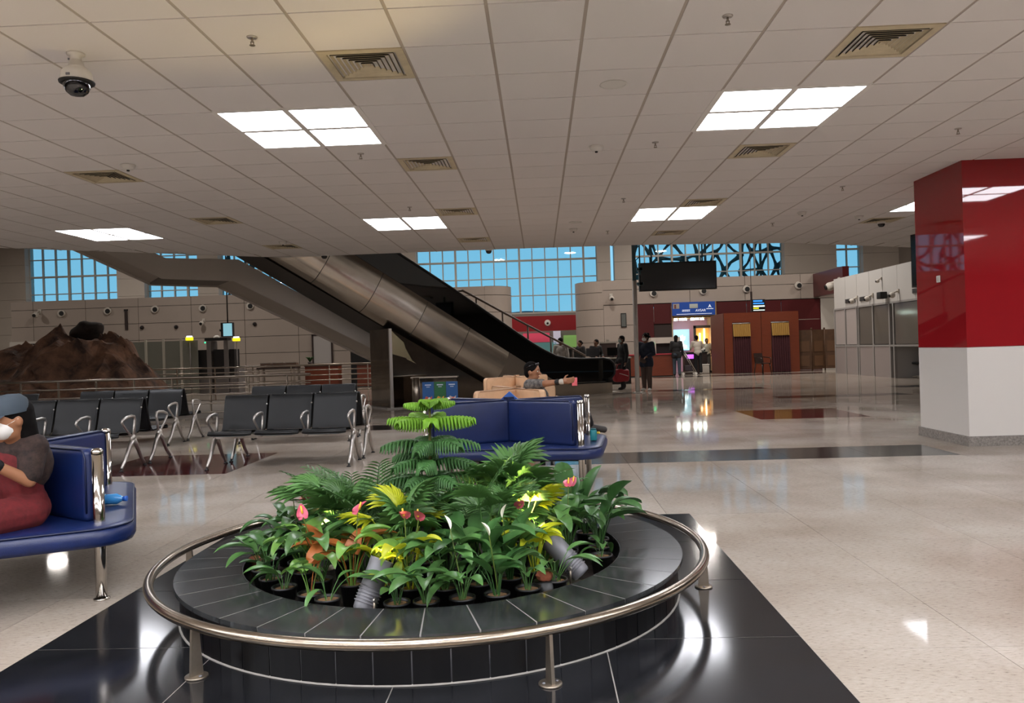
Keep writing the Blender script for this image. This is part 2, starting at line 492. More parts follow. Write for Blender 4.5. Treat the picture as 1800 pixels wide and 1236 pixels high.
tag(tiles_rest.build('ceiling_tiles_far', M['ceiling_tile'], ceil_o), None, None, None, 'stuff')
for k in range(-14, 19):
    x = CX0 + k * CPX
    ys = [yy * .1 for yy in range(0, 190) if inside(x, yy * .1, CPOLY)]
    if ys: MB().bx(x - .012, x + .012, ys[0], ys[-1], ZC + .004, ZC + .011).build('ceiling_runner', M['ceiling_bar'], ceil_o)
for j in range(-7, 20):
    y = CY0 + j * CPY
    xs = [xx * .1 for xx in range(-120, 130) if inside(xx * .1, y, CPOLY)]
    if xs: MB().bx(xs[0], xs[-1], y - .007, y + .007, ZC + .007, ZC + .0115).build('cross_bar', M['ceiling_gap'], ceil_o)

# light panels: two by two groups
ll = {(-2, 2): 'square of four glowing light panels, nearest on the left', (5, 2): 'square of four glowing light panels, nearest on the right',
      (-2, 11): 'far pair of bright ceiling panels left of the centre line', (5, 11): 'far pair of bright ceiling panels right of the centre line',
      (-10, 11): 'bright light panels at the far left ceiling edge', (12, 11): 'bright light panel half hidden behind the red pillar'}
lt0 = thing('ceiling_light', ll[(-2, 2)], 'light', (0, 0, ZC), 0, 'light panel groups in the ceiling')
me_pan = MB().bx(-.279, .279, -.279, .279, 0.002, 0.009).mesh('light_panel', M['light_panel'])
fr = MB()
for a in (0, CPX, 2 * CPX): fr.bx(a - .026, a + .026, 0, 2 * CPY, -.004, .010)
for a in (0, CPY, 2 * CPY): fr.bx(0, 2 * CPX, a - .030, a + .030, -.003, .010)
fr.build('panel_frame', M['light_frame'], lt0)
for a in (0, 1):
    for b in (0, 1): inst('light_panel', me_pan, lt0, ((a + .5) * CPX, (b + .5) * CPY, 0))
for n_, (k, j) in enumerate(LIGHTS):
    loc = (CX0 + k * CPX, CY0 + j * CPY, ZC)
    lb = ll.get((k, j), 'four unseen light panels outside the picture, %s line, %s row' % (['first', 'second', 'third', 'fourth', 'fifth', 'sixth', 'seventh', 'eighth', 'ninth', 'tenth'][[-18, -14, -10, -6, -2, 1, 5, 8, 12, 16].index(k)], {2: 'near', -7: 'overhead', -12: 'rear', -17: 'rearmost', 11: 'far'}[j]))
    if n_ == 0: lt0.location = loc
    else: dup(lt0, loc, 0, lb)
# four-way air diffusers
vl = {(0, 0): 'square air diffuser nearest the camera left of centre', (0, 5): 'square air diffuser behind the nearest left light panels',
      (0, 10): 'small looking air diffuser beside the far left light pair', (0, 15): 'farthest air diffuser of the left row above the big window',
      (6, 0): 'square air diffuser nearest the camera on the right', (6, 5): 'square air diffuser behind the nearest right light panels',
      (6, 10): 'air diffuser just before the far right light pair', (6, 15): 'farthest air diffuser of the right row near the ceiling edge',
      (-6, 5): 'air diffuser at the left beyond the dome camera', (-6, 10): 'air diffuser in the left row, middle one',
      (-6, 15): 'faint air diffuser in the left row nearest the ceiling edge', (12, 14): 'air diffuser near the red pillar with a dome camera beside it'}
v0 = thing('air_diffuser', vl[(0, 0)], 'air vent', (0, 0, ZC), 0, 'square air diffusers in the ceiling')
MB().bx(-.285, .285, -.285, .285, .045, .055).build('diffuser_throat', M['vent_dark'], v0)
def sq_ring(mb, a0, z0, a1, z1):
    o = [(-a0, -a0, z0), (a0, -a0, z0), (a0, a0, z0), (-a0, a0, z0), (-a1, -a1, z1), (a1, -a1, z1), (a1, a1, z1), (-a1, a1, z1)]
    return mb.add(o, [(0, 1, 5, 4), (1, 2, 6, 5), (2, 3, 7, 6), (3, 0, 4, 7)])
fm = MB(); sq_ring(fm, .290, -.002, .235, -.004); sq_ring(fm, .290, -.002, .290, .05); sq_ring(fm, .235, -.004, .238, .02)
fm.build('diffuser_frame', M['vent_cream'], v0)
for q in range(6):
    a = .205 - q * .035
    b = MB(); sq_ring(b, a + .010, -.005, a - .008, .022); sq_ring(b, a + .010, -.005, a + .010, .004)
    lv = b.build('louvre', M['vent_cream'], v0)
    b = MB(); sq_ring(b, a + .0122, -.003, a - .0058, .026); sq_ring(b, a + .0122, -.003, a + .0122, .006)
    b.build('louvre_gap_shade', M['vent_dark'], lv)  # dark ring put in as painted shade behind each louvre
MB().bx(-.018, .018, -.018, .018, -.004, .03).build('diffuser_core', M['vent_cream'], v0)
for n_, (k, j) in enumerate(VENTS):
    loc = (CX0 + (k + .5) * CPX, CY0 + (j + .5) * CPY, ZC)
    if n_ == 0: v0.location = loc
    else: dup(v0, loc, 0, vl[(k, j)])
# sprinklers
sp = [(-1.762, 4.963, 'sprinkler head nearest the camera on the left ceiling'), (1.231, 4.974, 'sprinkler head nearest the camera right of centre'),
      (1.222, 7.993, 'sprinkler head just left below the near right light panels'), (4.175, 7.936, 'sprinkler head above and left of the red pillar top'),
      (-1.755, 7.973, 'sprinkler head between near left panels and next air diffuser'), (1.219, 10.982, 'sprinkler head near the far right light pair'),
      (-1.759, 11.015, 'sprinkler head above the far left light pair'), (1.258, 14.017, 'tiny sprinkler head right of centre near the ceiling edge'),
      (4.104, 10.718, 'sprinkler head on a plain tile left of the red pillar'), (4.072, 13.784, 'thin dark sprinkler stem far right near the ceiling edge')]
s0 = thing('sprinkler', sp[0][2], 'sprinkler', (0, 0, ZC), 0, 'ceiling sprinkler heads')
MB().lathe([(0, 0), (.034, 0), (.030, -.008), (.012, -.010), (0, -.010)], n=16).build('escutcheon', M['cast_alu'], s0)
MB().cyl((0, 0, -.008), (0, 0, -.035), .007, n=8).cyl((-.009, 0, -.030), (-.009, 0, -.052), .003, n=6).cyl((.009, 0, -.030), (.009, 0, -.052), .003, n=6).build('nozzle', M['post_steel'], s0)
MB().lathe([(0, -.052), (.018, -.052), (.018, -.055), (0, -.055)], n=14).build('deflector', M['post_steel'], s0)
for n_, (x, y, lb) in enumerate(sp):
    if n_ == 0: s0.location = (x, y, ZC)
    else: dup(s0, (x, y, ZC), 0, lb)
# smoke detectors
sm = [(0.635, 8.056, 'round smoke detector near the middle of the ceiling'), (0.639, 13.6, 'round smoke detector farther off on the centre line'),
      (-4.203, 8.054, 'round smoke detector beside the left air diffuser'), (4.232, 12.735, 'faint smoke detector left of the red pillar'),
      (5.376, 13.37, 'smoke detector above the vent next to the red pillar'), (-4.5, 13.9, 'smoke detector near the far vent of the left row')]
d0 = thing('smoke_detector', sm[0][2], 'smoke detector', (0, 0, ZC), 0, 'round smoke detectors on the ceiling')
MB().lathe([(0, 0), (.072, 0), (.074, -.012), (.062, -.018)], n=24).build('detector_base', M['white_plastic'], d0)
MB().lathe([(.062, -.016), (.058, -.038), (.040, -.052), (.0, -.054)], n=24).build('detector_cover', M['white_plastic'], d0)
MB().lathe([(0, -.053), (.016, -.053), (.014, -.066), (0, -.068)], n=12).build('sensor_tip', M['black_matte'], d0)
for n_, (x, y, lb) in enumerate(sm):
    if n_ == 0: d0.location = (x, y, ZC)
    else: dup(d0, (x, y, ZC), 0, lb)
# flush round speakers
spk = [(0.633, 6.17, 'flush round ceiling speaker between the two near light groups'), (-4.42, 5.98, 'grey round ceiling speaker at the left picture edge'), (0.64, 12.9, 'faint flush speaker on the far centre line')]
k0 = thing('ceiling_speaker', spk[0][2], 'speaker', (0, 0, ZC), 0, 'flush round ceiling speakers')
MB().lathe([(.105, -.001), (.108, -.005), (.095, -.007), (.093, -.002)], n=32).build('speaker_rim', M['white_plastic'], k0)
MB().lathe([(0, -.004), (.094, -.003)], n=32).build('speaker_grille', M['white_plastic'], k0)
for n_, (x, y, lb) in enumerate(spk):
    if n_ == 0: k0.location = (x, y, ZC)
    else: dup(k0, (x, y, ZC), 0, lb)
# hanging dome camera, near left
pz = thing('dome_camera', 'white hanging dome camera near the left top corner', 'security camera', (-2.985, 5.10, ZC))
MB().lathe([(0, 0), (.055, 0), (.055, -.012), (.034, -.016), (.034, -.045)], n=24).build('mount', M['white_plastic'], pz)
MB().lathe([(.034, -.045), (.040, -.05), (.048, -.085), (.066, -.098), (.092, -.125), (.098, -.175), (.097, -.185)], n=32).build('housing', M['white_plastic'], pz)
MB().lathe([(.097, -.183), (.109, -.186), (.107, -.196), (.085, -.200), (.078, -.196)], n=32).build('rim', M['black_matte'], pz)
MB().lathe([(.083, -.196), (.080, -.225), (.066, -.255), (.040, -.276), (.0, -.284)], n=32).build('dome', M['dark_glass'], pz)
MB().bx(-.012, .012, -.104, -.096, -.172, -.158).build('badge', M['lamp_grey'], pz)
MB().cyl((-.034, -.015, -.04), (-.044, -.02, -.04), .007, n=8).build('screw', M['lamp_grey'], pz)
# small dome cameras near the ceiling edge
dc = [(6.059, 14.121, 'small dark dome camera beside the vent near the red pillar'), (-4.29, 15.83, 'small dome camera at the ceiling edge above the escalator'), (-.97, 15.95, 'small dark dome camera at the ceiling edge over the window')]
e0 = thing('mini_dome_camera', dc[0][2], 'security camera', (0, 0, ZC), 0, 'small dome cameras near the ceiling edge')
MB().lathe([(0, 0), (.07, 0), (.07, -.03), (.058, -.036)], n=20).build('collar', M['white_plastic'], e0)
MB().lathe([(.060, -.034), (.056, -.065), (.035, -.088), (0, -.095)], n=20).build('dome', M['dark_glass'], e0)
for n_, (x, y, lb) in enumerate(dc):
    if n_ == 0: e0.location = (x, y, ZC)
    else: dup(e0, (x, y, ZC), 0, lb)

# ================================================================ OUTER SHELL
struct('wall_right', MB().bx(20, 20.3, -8, 46, 0, 8.6), M['wall_grey'])
struct('wall_left', MB().bx(-36.3, -36, -8, 46, 0, 8.6), M['wall_grey'])
struct('wall_back', MB().bx(-36, 20, -8.3, -8, 0, 8.6), M['wall_grey'])
struct('ceiling_hall', MB().bx(-36, 20, -8, 46, 8.6, 8.9), M['wall_grey'])
struct('ground_outside', MB().bx(-90, 90, 46.5, 160, -0.3, -0.05), M['grey_granite'])
# ---- glass facade
FY = 45.0
fac = struct_root('wall_facade', 'tall window wall of the terminal with beige columns')
MB().bx(-36, 20, FY, FY + .4, 7.3 + 1.0, 8.6).build('lintel', M['column_beige'], fac)
COLS = [(-31.2, -29.45), (-24.1, -22.5), (-19.4, -18.2), (-9.0, -6.85), (3.35, 4.10), (4.32, 5.30), (13.75, 16.6), (18.05, 20.0)]
for x0, x1 in COLS:
    z = 0.0
    while z < 8.3:
        MB().bx(x0, x1, FY - .5, FY + .3, z + .006, min(z + 1.0, 8.3) - .006).build('cladding_panel', M['column_beige'], fac)
        z += 1.0
# window bays: (x0, x1, pitch)
BAYS = [(-36, -31.2), (-29.45, -24.1), (-22.5, -19.4), (-18.2, -9.0), (-6.85, 3.35), (5.3, 13.75), (16.6, 18.05)]
ZL = [3.3, 4.3, 5.3, 6.3, 7.3, 8.3]
win_n = 0
for x0, x1 in BAYS:
    win_n += 1
    w = struct_root('window_%d' % win_n, 'tall gridded window of the far wall')
    n = max(2, round((x1 - x0) / .741)); dx = (x1 - x0) / n
    fm = MB()
    for i in range(n + 1):
        t = .055 if i % 5 == 3 else .028
        fm.bx(x0 + i * dx - t, x0 + i * dx + t, FY - .08, FY + .08, ZL[0], ZL[-1])
    fm.build('mullion', M['mullion'], w)
    for q, z in enumerate(ZL):
        t = .05 if q in (0, 3) else .025
        MB().bx(x0, x1, FY - .075, FY + .075, z - t, z + t).build('transom', M['mullion'], w)
    me_p = MB().bx(-dx / 2 + .02, dx / 2 - .02, -.008, .008, .02, .98).mesh('pane', M['glass'])
    for i in range(n):
        for q in range(len(ZL) - 1):
            inst('pane', me_p, w, (x0 + (i + .5) * dx, FY, ZL[q]))
    MB().bx(x0, x1, FY - .05, FY + .3, 0, 3.25).build('spandrel', M['wall_grey'], w)
# teal side panels at the window ends
# ---- organic lattice screen outside
def lattice(name, label, x0, x1, z0, z1, y, seed):
    rnd = random.Random(seed)
    nodes = {}
    sx, sz = 1.05, .95
    nx = int((x1 - x0) / sx) + 2; nz = int((z1 - z0) / sz) + 2
    def node(i, j):
        if (i, j) not in nodes:
            nodes[(i, j)] = Vector((x0 + i * sx + (j % 2) * sx * .5 + rnd.uniform(-.32, .32) + j * .12, y, z0 + j * sz + rnd.uniform(-.3, .3)))
        return nodes[(i, j)]
    mb = MB()
    for i in range(nx):
        for j in range(nz):
            for (a, b) in ((i, j + 1), (i + (1 if j % 2 else -1), j + 1), (i + 1, j)):
                if b > nz or a < 0: continue
                r = rnd.random()
                if r < .22 or ((a, b) == (i + 1, j) and r < .72): continue
                p = node(i, j); q = node(a, b); m_ = (p + q) / 2 + Vector((rnd.uniform(-.12, .12), 0, rnd.uniform(-.1, .1)))
                pts = [p, p.lerp(m_, .5), m_, m_.lerp(q, .5), q]
                k = rnd.uniform(.8, 1.15)
                mb.tube(pts, [.17 * k, .10 * k, .075 * k, .10 * k, .17 * k], 8)
    for i in range(3):
        x = x0 + (x1 - x0) * (i + .5) / 3
        mb.bx(x - .06, x + .06, y - .06, y + .06, -.05, z1 + .3)
    return tag(mb.build(name, M['mullion_dark'], None), label, 'lattice')
lattice('lattice_screen', 'dark branching lattice outside the window above the shops', 5.0, 14.5, 4.6, 8.4, 46.3, 3)
lattice('lattice_screen', 'dark branching lattice outside the window behind the stair', -19.0, -8.6, 4.4, 8.4, 46.3, 5)
# low hills of the apron roof beyond the middle window
tag(MB().prism([(-4, 2.4), (-4, 3.95), (-1, 4.15), (2.2, 4.0), (5, 4.2), (5, 2.4)], 60, 66, 'Y').build('canopy_roof', mat('far_roof', '#6e7f88', .8), None), 'grey canopy roof outside beyond the middle window', 'roof')
tag(MB().bx(-4, 5, 60, 66, -.05, 2.4).build('terminal_annex', mat('far_annex', '#4f5c64', .8), None), 'grey low building under the canopy outside the middle window', 'building')
# unseen hall lamps hung high up; desk and kiosk ones added for brightness
HLP = [(-27, 27, 'round hall lamp high above the far left corner'), (-24, 38, 'round hall lamp near the left windows'), (-14, 28, 'round hall lamp above the security gates'), (-13, 39, 'round hall lamp behind the stair'),
       (-3, 27, 'round hall lamp above the escalator'), (-3, 39, 'round hall lamp before the middle window'), (7, 27, 'round hall lamp above the shop front'), (8, 39.5, 'round hall lamp behind the shop block'), (15.5, 33, 'round hall lamp above the white cabin'), (-25, 14, 'round hall lamp left of the low ceiling'), (2.5, 30, 'added unseen hall lamp above the desks'), (9.5, 29, 'added unseen hall lamp above the kiosk')]
hl0 = thing('hall_lamp', HLP[0][2], 'lamp', (HLP[0][0], HLP[0][1], 8.45), 0, 'round lamps under the hall roof')
MB().lathe([(0, 0), (.0, .15), (.46, .15), (.48, .0), (.42, -.02)], n=24).build('lamp_housing', M['white_plastic'], hl0)
MB().lathe([(.42, -.02), (0, -.02)], n=24).build('lamp_lens', M['hall_lamp'], hl0)
for x, y, lb in HLP[1:]: dup(hl0, (x, y, 8.45), 0, lb)

# ================================================================ RED AND WHITE PILLAR
pil = struct_root('pillar_right', 'square pillar with glossy red upper panels and white lower half')
PX0, PX1, PY0, PY1 = 4.965, 6.20, 9.385, 10.56
MB().bx(PX0 + .02, PX1 - .02, PY0 + .02, PY1 - .02, 0, ZC + .05).build('pillar_core', M['white_paint'], pil)
MB().bx(PX0, PX0 + .02, PY0, PY1, 1.155, ZC + .012).build('red_panel', M['red_glass'], pil)
MB().bx(PX0 + .0205, PX1, PY0, PY0 + .02, 1.155, ZC + .012).build('red_panel', M['red_glass'], pil)
MB().bx(PX1 - .02, PX1, PY0 + .0205, PY1, 1.155, ZC + .012).build('red_panel', M['red_glass'], pil)
MB().bx(PX0 + .0205, PX1 - .0205, PY1 - .02, PY1, 1.155, ZC + .012).build('red_panel', M['red_glass'], pil)
MB().bx(PX0, PX1, PY0, PY1, .115, 1.150).build('white_panel', M['white_paint'], pil)
for a, b in ((PY0 - .022, PY0 + .35), (PY0 + .352, PY0 + .8), (PY0 + .802, PY1 + .022)):
    MB().bx(PX0 - .022, PX0 + .01, a, b, 0, .115).build('skirting_stone', M['grey_granite'], pil)
for a, b in ((PX0 + .012, PX0 + .62), (PX0 + .622, PX1 + .022)):
    MB().bx(a, b, PY0 - .022, PY0 + .01, 0, .115).build('skirting_stone', M['grey_granite'], pil)
sw = thing('wall_switch', 'small white switch plate on the red pillar', 'switch', (PX0 - .001, 9.98, 2.0))
MB().rbox((-.006, 0, 0), (.012, .085, .085), .008).build('plate', M['white_plastic'], sw)
MB().rbox((-.014, 0, 0), (.008, .03, .045), .003).build('rocker', M['off_white'], sw)
# ================================================================ HALL: PANELLED BLOCKS
def panel_row(parent, x0, x1, y, xl, zl, m, skip=(), th=.03):
    for i in range(len(xl) - 1):
        for j in range(len(zl) - 1):
            cx_, cz_ = (xl[i] + xl[i + 1]) / 2, (zl[j] + zl[j + 1]) / 2
            if any(a < cx_ < b and c < cz_ < d for a, b, c, d in skip): continue
            MB().bx(xl[i] + .010, xl[i + 1] - .010, y, y + th, zl[j] + .010, zl[j + 1] - .010).build('wall_panel', m, parent)
# ---- left block with the rounded right end
WY = 34.0
wl = struct_root('wall_partition_left', 'beige panelled partition wall with small round wall devices')
MB().bx(-23.2, -2.3, WY + .03, WY + 1.6, 0, 4.04).build('wall_core', M['panel_gap'], wl)
XL = [-23.2, -22.2, -19.85, -17.5, -15.15, -12.8, -10.45, -8.2, -5.9, -3.6, -2.3]
ZLn = [0, .74, 1.46, 2.19, 2.92, 3.66, 4.05]
panel_row(wl, 0, 0, WY, XL, ZLn, M['panel_beige'], skip=[(-10.45, -8.2, 0, 2.19), (-8.2, -6.0, 0, 1.46)])
for x0, x1 in ((-10.45, -9.85), (-8.98, -8.2)):
    for z0, z1 in ((0, .74), (.74, 1.46), (1.46, 2.19)):
        MB().bx(x0 + .01, x1 - .01, WY, WY + .03, z0 + .01, z1 - .01).build('wall_panel', M['panel_beige'], wl)
MB().bx(-8.2, -6.0, WY - .002, WY + .03, 0, 1.46).build('dark_opening', M['black_matte'], wl)
def drum(parent, cx_, cy_, r, a0, a1, ztop, m):
    z = 0.0
    for z1 in (.74, 1.46, 2.19, 2.92, 3.66, ztop):
        MB().lathe([(r - .03, z + .01), (r, z + .01), (r, z1 - .01), (r - .03, z1 - .01)], (cx_, cy_, 0), 30, smooth=False, a0=a0, a1=a1).build('curved_panel', m, parent)
        z = z1
    MB().lathe([(0, 0), (r - .03, 0), (r - .03, ztop), (0, ztop)], (cx_, cy_, 0), 28, smooth=False, a0=a0, a1=a1).build('drum_core', M['panel_gap'], parent)
drum(wl, -2.3, WY + 1.1, 1.1, -PI / 2, PI / 2, 4.05, M['panel_beige'])
d1 = tag(struct_root('door_1'), 'pale grey door in the panelled left wall')
MB().bx(-9.83, -9.0, WY - .04, WY + .02, 0, 2.14).build('door_leaf', mat('door_grey', '#a7a29f', .5), d1)
MB().bx(-9.87, -9.80, WY - .06, WY + .02, 0, 2.19).bx(-9.03, -8.96, WY - .06, WY + .02, 0, 2.19).bx(-9.87, -8.96, WY - .06, WY + .02, 2.13, 2.19).build('door_frame', M['dark_brown'], d1)
MB().bx(-9.78, -9.05, WY - .05, WY, .90, .96).build('push_bar', M['cast_alu'], d1)
# service window unit at the left end of the block
tk = struct_root('window_service', 'white service counter front with dark windows at the far left')
MB().bx(-23.1, -19.9, WY - .30, WY - .01, 0, 2.28).build('counter_front', M['off_white'], tk)
for x0, x1 in ((-22.35, -21.35), (-21.15, -20.85), (-20.7, -19.95)):
    MB().bx(x0, x1, WY - .32, WY - .30, 1.75, 2.18).build('pane', M['dark_glass'], tk)
MB().bx(-22.3, -21.2, WY - .33, WY - .30, .5, 1.6).build('shutter', mat('pale_blue', '#a9b0bb', .5), tk)
# round devices on the wall
wd = [(-20.905, 3.479), (-18.842, 3.511), (-16.738, 3.516), (-14.618, 3.495), (-12.531, 3.525)]
wn_ = ['leftmost of the five black wall speakers on the upper panels', 'second black wall speaker from the left', 'middle black wall speaker on the left wall',
       'fourth black wall speaker from the left', 'rightmost black wall speaker near the stair']
sp0 = thing('wall_speaker', wn_[0], 'speaker', (wd[0][0], WY, wd[0][1]), 0, 'round black speakers on the left wall')
MB().cyl((0, 0, 0), (0, -.10, 0), .17, .15, n=18).build('speaker_body', M['off_white'], sp0)
MB().cyl((.03, -.09, -.01), (.03, -.12, -.01), .11, .10, n=16).build('speaker_cone', M['black_matte'], sp0)
for (x, z), lb in list(zip(wd, wn_))[1:]: dup(sp0, (x, WY, z), 0, lb)
def wallcam(x, y, z, label, rz=0.0, s=1.0, group='bracket cameras on the walls'):
    c = thing('bracket_camera', label, 'security camera', (x, y, z), rz, group)
    MB().box((0, -.02, .12 * s), (.12 * s, .04, .16 * s)).cyl((0, -.03, .12 * s), (0, -.22 * s, .06 * s), .03 * s, n=8).build('bracket', M['off_white'], c)
    MB().sphere((0, -.24 * s, -.02 * s), .11 * s, 14, 9).build('ball', M['off_white'], c)
    MB().cyl((0, -.33 * s, -.04 * s), (0, -.36 * s, -.05 * s), .06 * s, n=12).build('lens', M['black_matte'], c)
    return c
wallcam(-21.9, WY, 3.45, 'pair camera on a bracket at the left end of the panel wall', 0, 1.2)
wallcam(-14.6, WY, 2.85, 'small white camera above the security gates')
for x, z, lb in ((-17.346, 2.739, 'small dark knob camera on the wall right of the rock'), (-15.829, 2.715, 'small dark knob camera above the glass partition'), (-12.357, 2.727, 'small dark knob camera right of the monitor')):
    c = thing('knob_camera', lb, 'security camera', (x, WY, z), 0, 'small knob cameras on the wall')
    MB().cyl((0, 0, 0), (0, -.06, 0), .09, .08, n=14).build('base', M['dark_brown'], c); MB().sphere((0, -.07, 0), .06, 10, 7).build('lens', M['black_matte'], c)
b = thing('cable_strip', 'thin dark vertical strip hanging on the left wall', 'cable', (-18.03, WY, 2.66))
MB().bx(-.06, .06, -.05, 0, 0, .88).build('strip', M['dark_brown'], b); MB().bx(-.08, .08, -.06, 0, .84, .90).build('strip_cap', M['black_matte'], b)

# ---- right shop block
SY = 35.0
wr = struct_root('wall_shops', 'beige fascia band over a maroon shop front with a rounded corner')
MB().bx(2.8, 13.5, SY + .04, SY + 3, 3.09, 4.17).build('fascia_core', M['panel_gap'], wr)
panel_row(wr, 0, 0, SY - .02, [2.8, 4.25, 6.65, 9.05, 11.45, 13.5], [3.10, 3.75, 4.18], M['panel_beige'], th=.06)
drum(wr, 2.85, SY + 1.15, 1.17, PI / 2, PI * 1.5, 4.17, M['panel_beige'])
for z0, z1 in ((0, .74), (.74, 1.46), (1.46, 2.19), (2.19, 3.09)):
    MB().bx(2.86, 4.15, SY - .02, SY + .04, z0 + .01, z1 - .01).build('wall_panel', M['panel_beige'], wr)
MB().bx(2.85, 4.2, SY + .04, SY + .5, 0, 3.09).build('wall_core', M['panel_gap'], wr)
# maroon front panels
for x0, x1, z0, z1 in ((4.2, 5.05, 0, 3.08), (5.06, 5.82, 2.2, 3.08), (7.75, 9.1, 2.2, 3.08), (9.11, 10.6, 2.2, 3.08), (10.61, 12.3, 2.2, 3.08), (10.7, 12.3, 0, 2.19)):
    MB().bx(x0 + .006, x1 - .006, SY, SY + .06, z0 + .006, z1 - .006).build('maroon_panel', M['maroon_panel'], wr)
MB().bx(4.9, 5.83, SY + .06, SY + .10, 0, 2.3).build('dark_bay', M['dark_brown'], wr)
MB().bx(7.78, 10.7, SY + .06, SY + .14, 0, 2.25).build('back_wall', M['dark_brown'], wr)
MB().bx(12.3, 13.5, SY - .02, SY + .2, 0, 3.09).build('white_bay', M['off_white'], wr)
MB().bx(12.0, 12.25, SY - 3.4, SY - .03, 3.15, 4.15).build('return_panel', M['maroon_panel'], wr)
MB().bx(11.05, 11.12, SY - .05, SY, 1.7, 2.5).build('white_strip', M['off_white'], wr)
for x, z, lb in ((5.05, 3.55, 'round device on the fascia above the dark bay'), (7.22, 3.58, 'round device on the fascia under the big screen corner'), (9.1, 3.6, 'round device on the fascia above the kiosk'), (11.35, 3.68, 'round device at the right end of the fascia')):
    dup(sp0, (x, SY - .02, z), 0, lb, 'round devices on the shop fascia')
wallcam(3.2, SY - .035, 3.38, 'twin white camera on the rounded shop corner', 0, 1.1)
pn = thing('framed_notice', 'tall dark framed notice on the rounded shop corner', 'notice', (3.72, SY - .02, 2.1))
MB().bx(-.12, .12, -.05, 0, 0, .62).build('frame', M['black_matte'], pn); MB().bx(-.09, .09, -.06, -.05, .04, .58).build('sheet', mat('notice_grey', '#5c5f5c', .4), pn)
wallcam(11.99, 31.9, 3.42, 'white round camera on the maroon return beside the cabin', PI / 2 * -1, 1.6)

# ---- far red shop in the gap between the two blocks
rs = struct_root('wall_red_shop', 'red shop fascia seen through the gap between the rounded corners')
MB().bx(-4.0, 4.0, 41.9, 42.3, 2.2, 3.0).build('fascia', M['red_fascia'], rs)
MB().bx(-4.0, 4.0, 43.2, 43.3, 0, 2.2).build('back_wall', mat('shop_white', '#8a857c', .5), rs)
for x0, x1, z0, z1, nm, em in ((-.9, .55, 1.62, 2.12, 'pink_board', '#e0506a'), (.75, 1.15, 1.5, 2.2, 'white_board', '#d8d4e6'), (1.3, 2.0, 1.3, 1.95, 'green_board', '#8fc06a'), (-.9, .9, .9, 1.6, 'teal_board', '#5d8f8d'), (-3.4, -1.2, .8, 2.0, 'cream_board', '#b8ad98')):
    MB().bx(x0, x1, 43.05, 43.15, z0, z1).build('shop_board', mat(nm, em, .4, emit=None if nm == 'cream_board' else em, estr=.3), rs)
rl = thing('red_shop_lamp', 'round white wall lamp on the red fascia', 'lamp', (.45, 41.9, 2.62))
MB().cyl((0, 0, 0), (0, -.10, 0), .17, .14, n=20).build('lamp_body', M['white_plastic'], rl)
MB().cyl((0, -.10, -.02), (0, -.13, -.03), .06, n=12).build('lens', M['black_matte'], rl)

# ================================================================ SHOP WITH BLUE SIGN
sh = thing('blue_shop_sign', 'blue shop sign board reading AVSAR with small emblem panels', 'sign', (6.77, SY - .10, 2.53))
MB().bx(-.93, .93, -.06, .10, 0, .58).build('board', mat('sign_blue', '#1d3f86', .35, emit='#1d3f86', estr=.35), sh)
tx = mat('sign_white', '#e9ecf2', .4, emit='#dfe6f5', estr=.5)
text('lettering', 'AVSAR', .15, tx, sh, (.30, -.066, .20), (PI / 2, 0, 0))
text('lettering', '\u0905\u0935\u0938\u0930', .15, tx, sh, (-.34, -.066, .20), (PI / 2, 0, 0))
MB().bx(-.75, .78, -.068, -.06, .045, .065).build('small_print_line', tx, sh)
MB().bx(-.90, -.62, -.068, -.06, .30, .52).build('emblem_panel', mat('emblem_grey', '#9a938c', .5), sh)
MB().bx(-.84, -.76, -.074, -.066, .31, .48).build('emblem_figure', mat('emblem_red', '#6b3531', .5), sh)
MB().rbox((0, -.066, .40), (.36, .012, .19), .004).build('white_panel', mat('plate_grey', '#aeb4b0', .5), sh)
MB().prism([(.62, .30), (.70, .46), (.78, .30), (.70, .36)], -.07, -.06, 'Y').build('emblem', tx, sh)
MB().bx(.55, .85, -.068, -.06, .25, .275).build('small_print_line', tx, sh)
si = struct_root('door_shop', 'lit shop entrance under the blue sign')
lilac = mat('lilac_wall', '#c79ab8', .5)
MB().bx(5.83, 7.72, SY + 1.6, SY + 1.7, 0, 2.5).build('shop_back', lilac, si)
MB().bx(5.83, 5.88, SY, SY + 1.6, 0, 2.5).bx(7.70, 7.75, SY, SY + 1.6, 0, 2.5).build('shop_side', mat('shop_cream', '#b39a80', .5), si)
MB().bx(5.83, 7.75, SY, SY + 1.7, 2.42, 2.52).build('shop_soffit', mat('shop_yellow', '#c99d5a', .5), si)
MB().bx(7.70, 7.78, SY - .05, SY, 0, 3.1).bx(5.82, 5.88, SY - .05, SY, 2.3, 3.1).build('frame_post', mat('gold', '#a5855a', .4), si)
for x in (6.05, 6.28, 6.45, 6.78, 6.98, 7.2):
    MB().cyl((x, SY + .25, 2.42), (x, SY + .25, 2.33), .06, .09, n=12).build('downlight', mat('shop_light', '#eafff6', .3, emit='#e6fff4', estr=24.0), si)
MB().bx(6.95, 7.72, SY + .9, SY + 1.0, 1.98, 2.1).bx(6.95, 7.05, SY + .9, SY + 1.0, 0, 2.1).build('inner_door_frame', M['dark_brown'], si)
MB().bx(7.05, 7.7, SY + 1.3, SY + 1.35, .7, 1.98).build('glow_wall', mat('amber', '#d79a4a', .5, emit='#d79a4a', estr=.8), si)
for x, z in ((7.28, 1.75), (7.48, 1.95)):
    MB().bx(x - .03, x + .03, SY + 1.2, SY + 1.24, .85, z).build('tube_light', mat('tube_light', '#fff2d0', .4, emit='#ffe9b8', estr=6.0), si)
lg = thing('glowing_display', 'glowing white figure on a bright panel inside the shop', 'display', (6.42, SY + 1.40, 1.0))
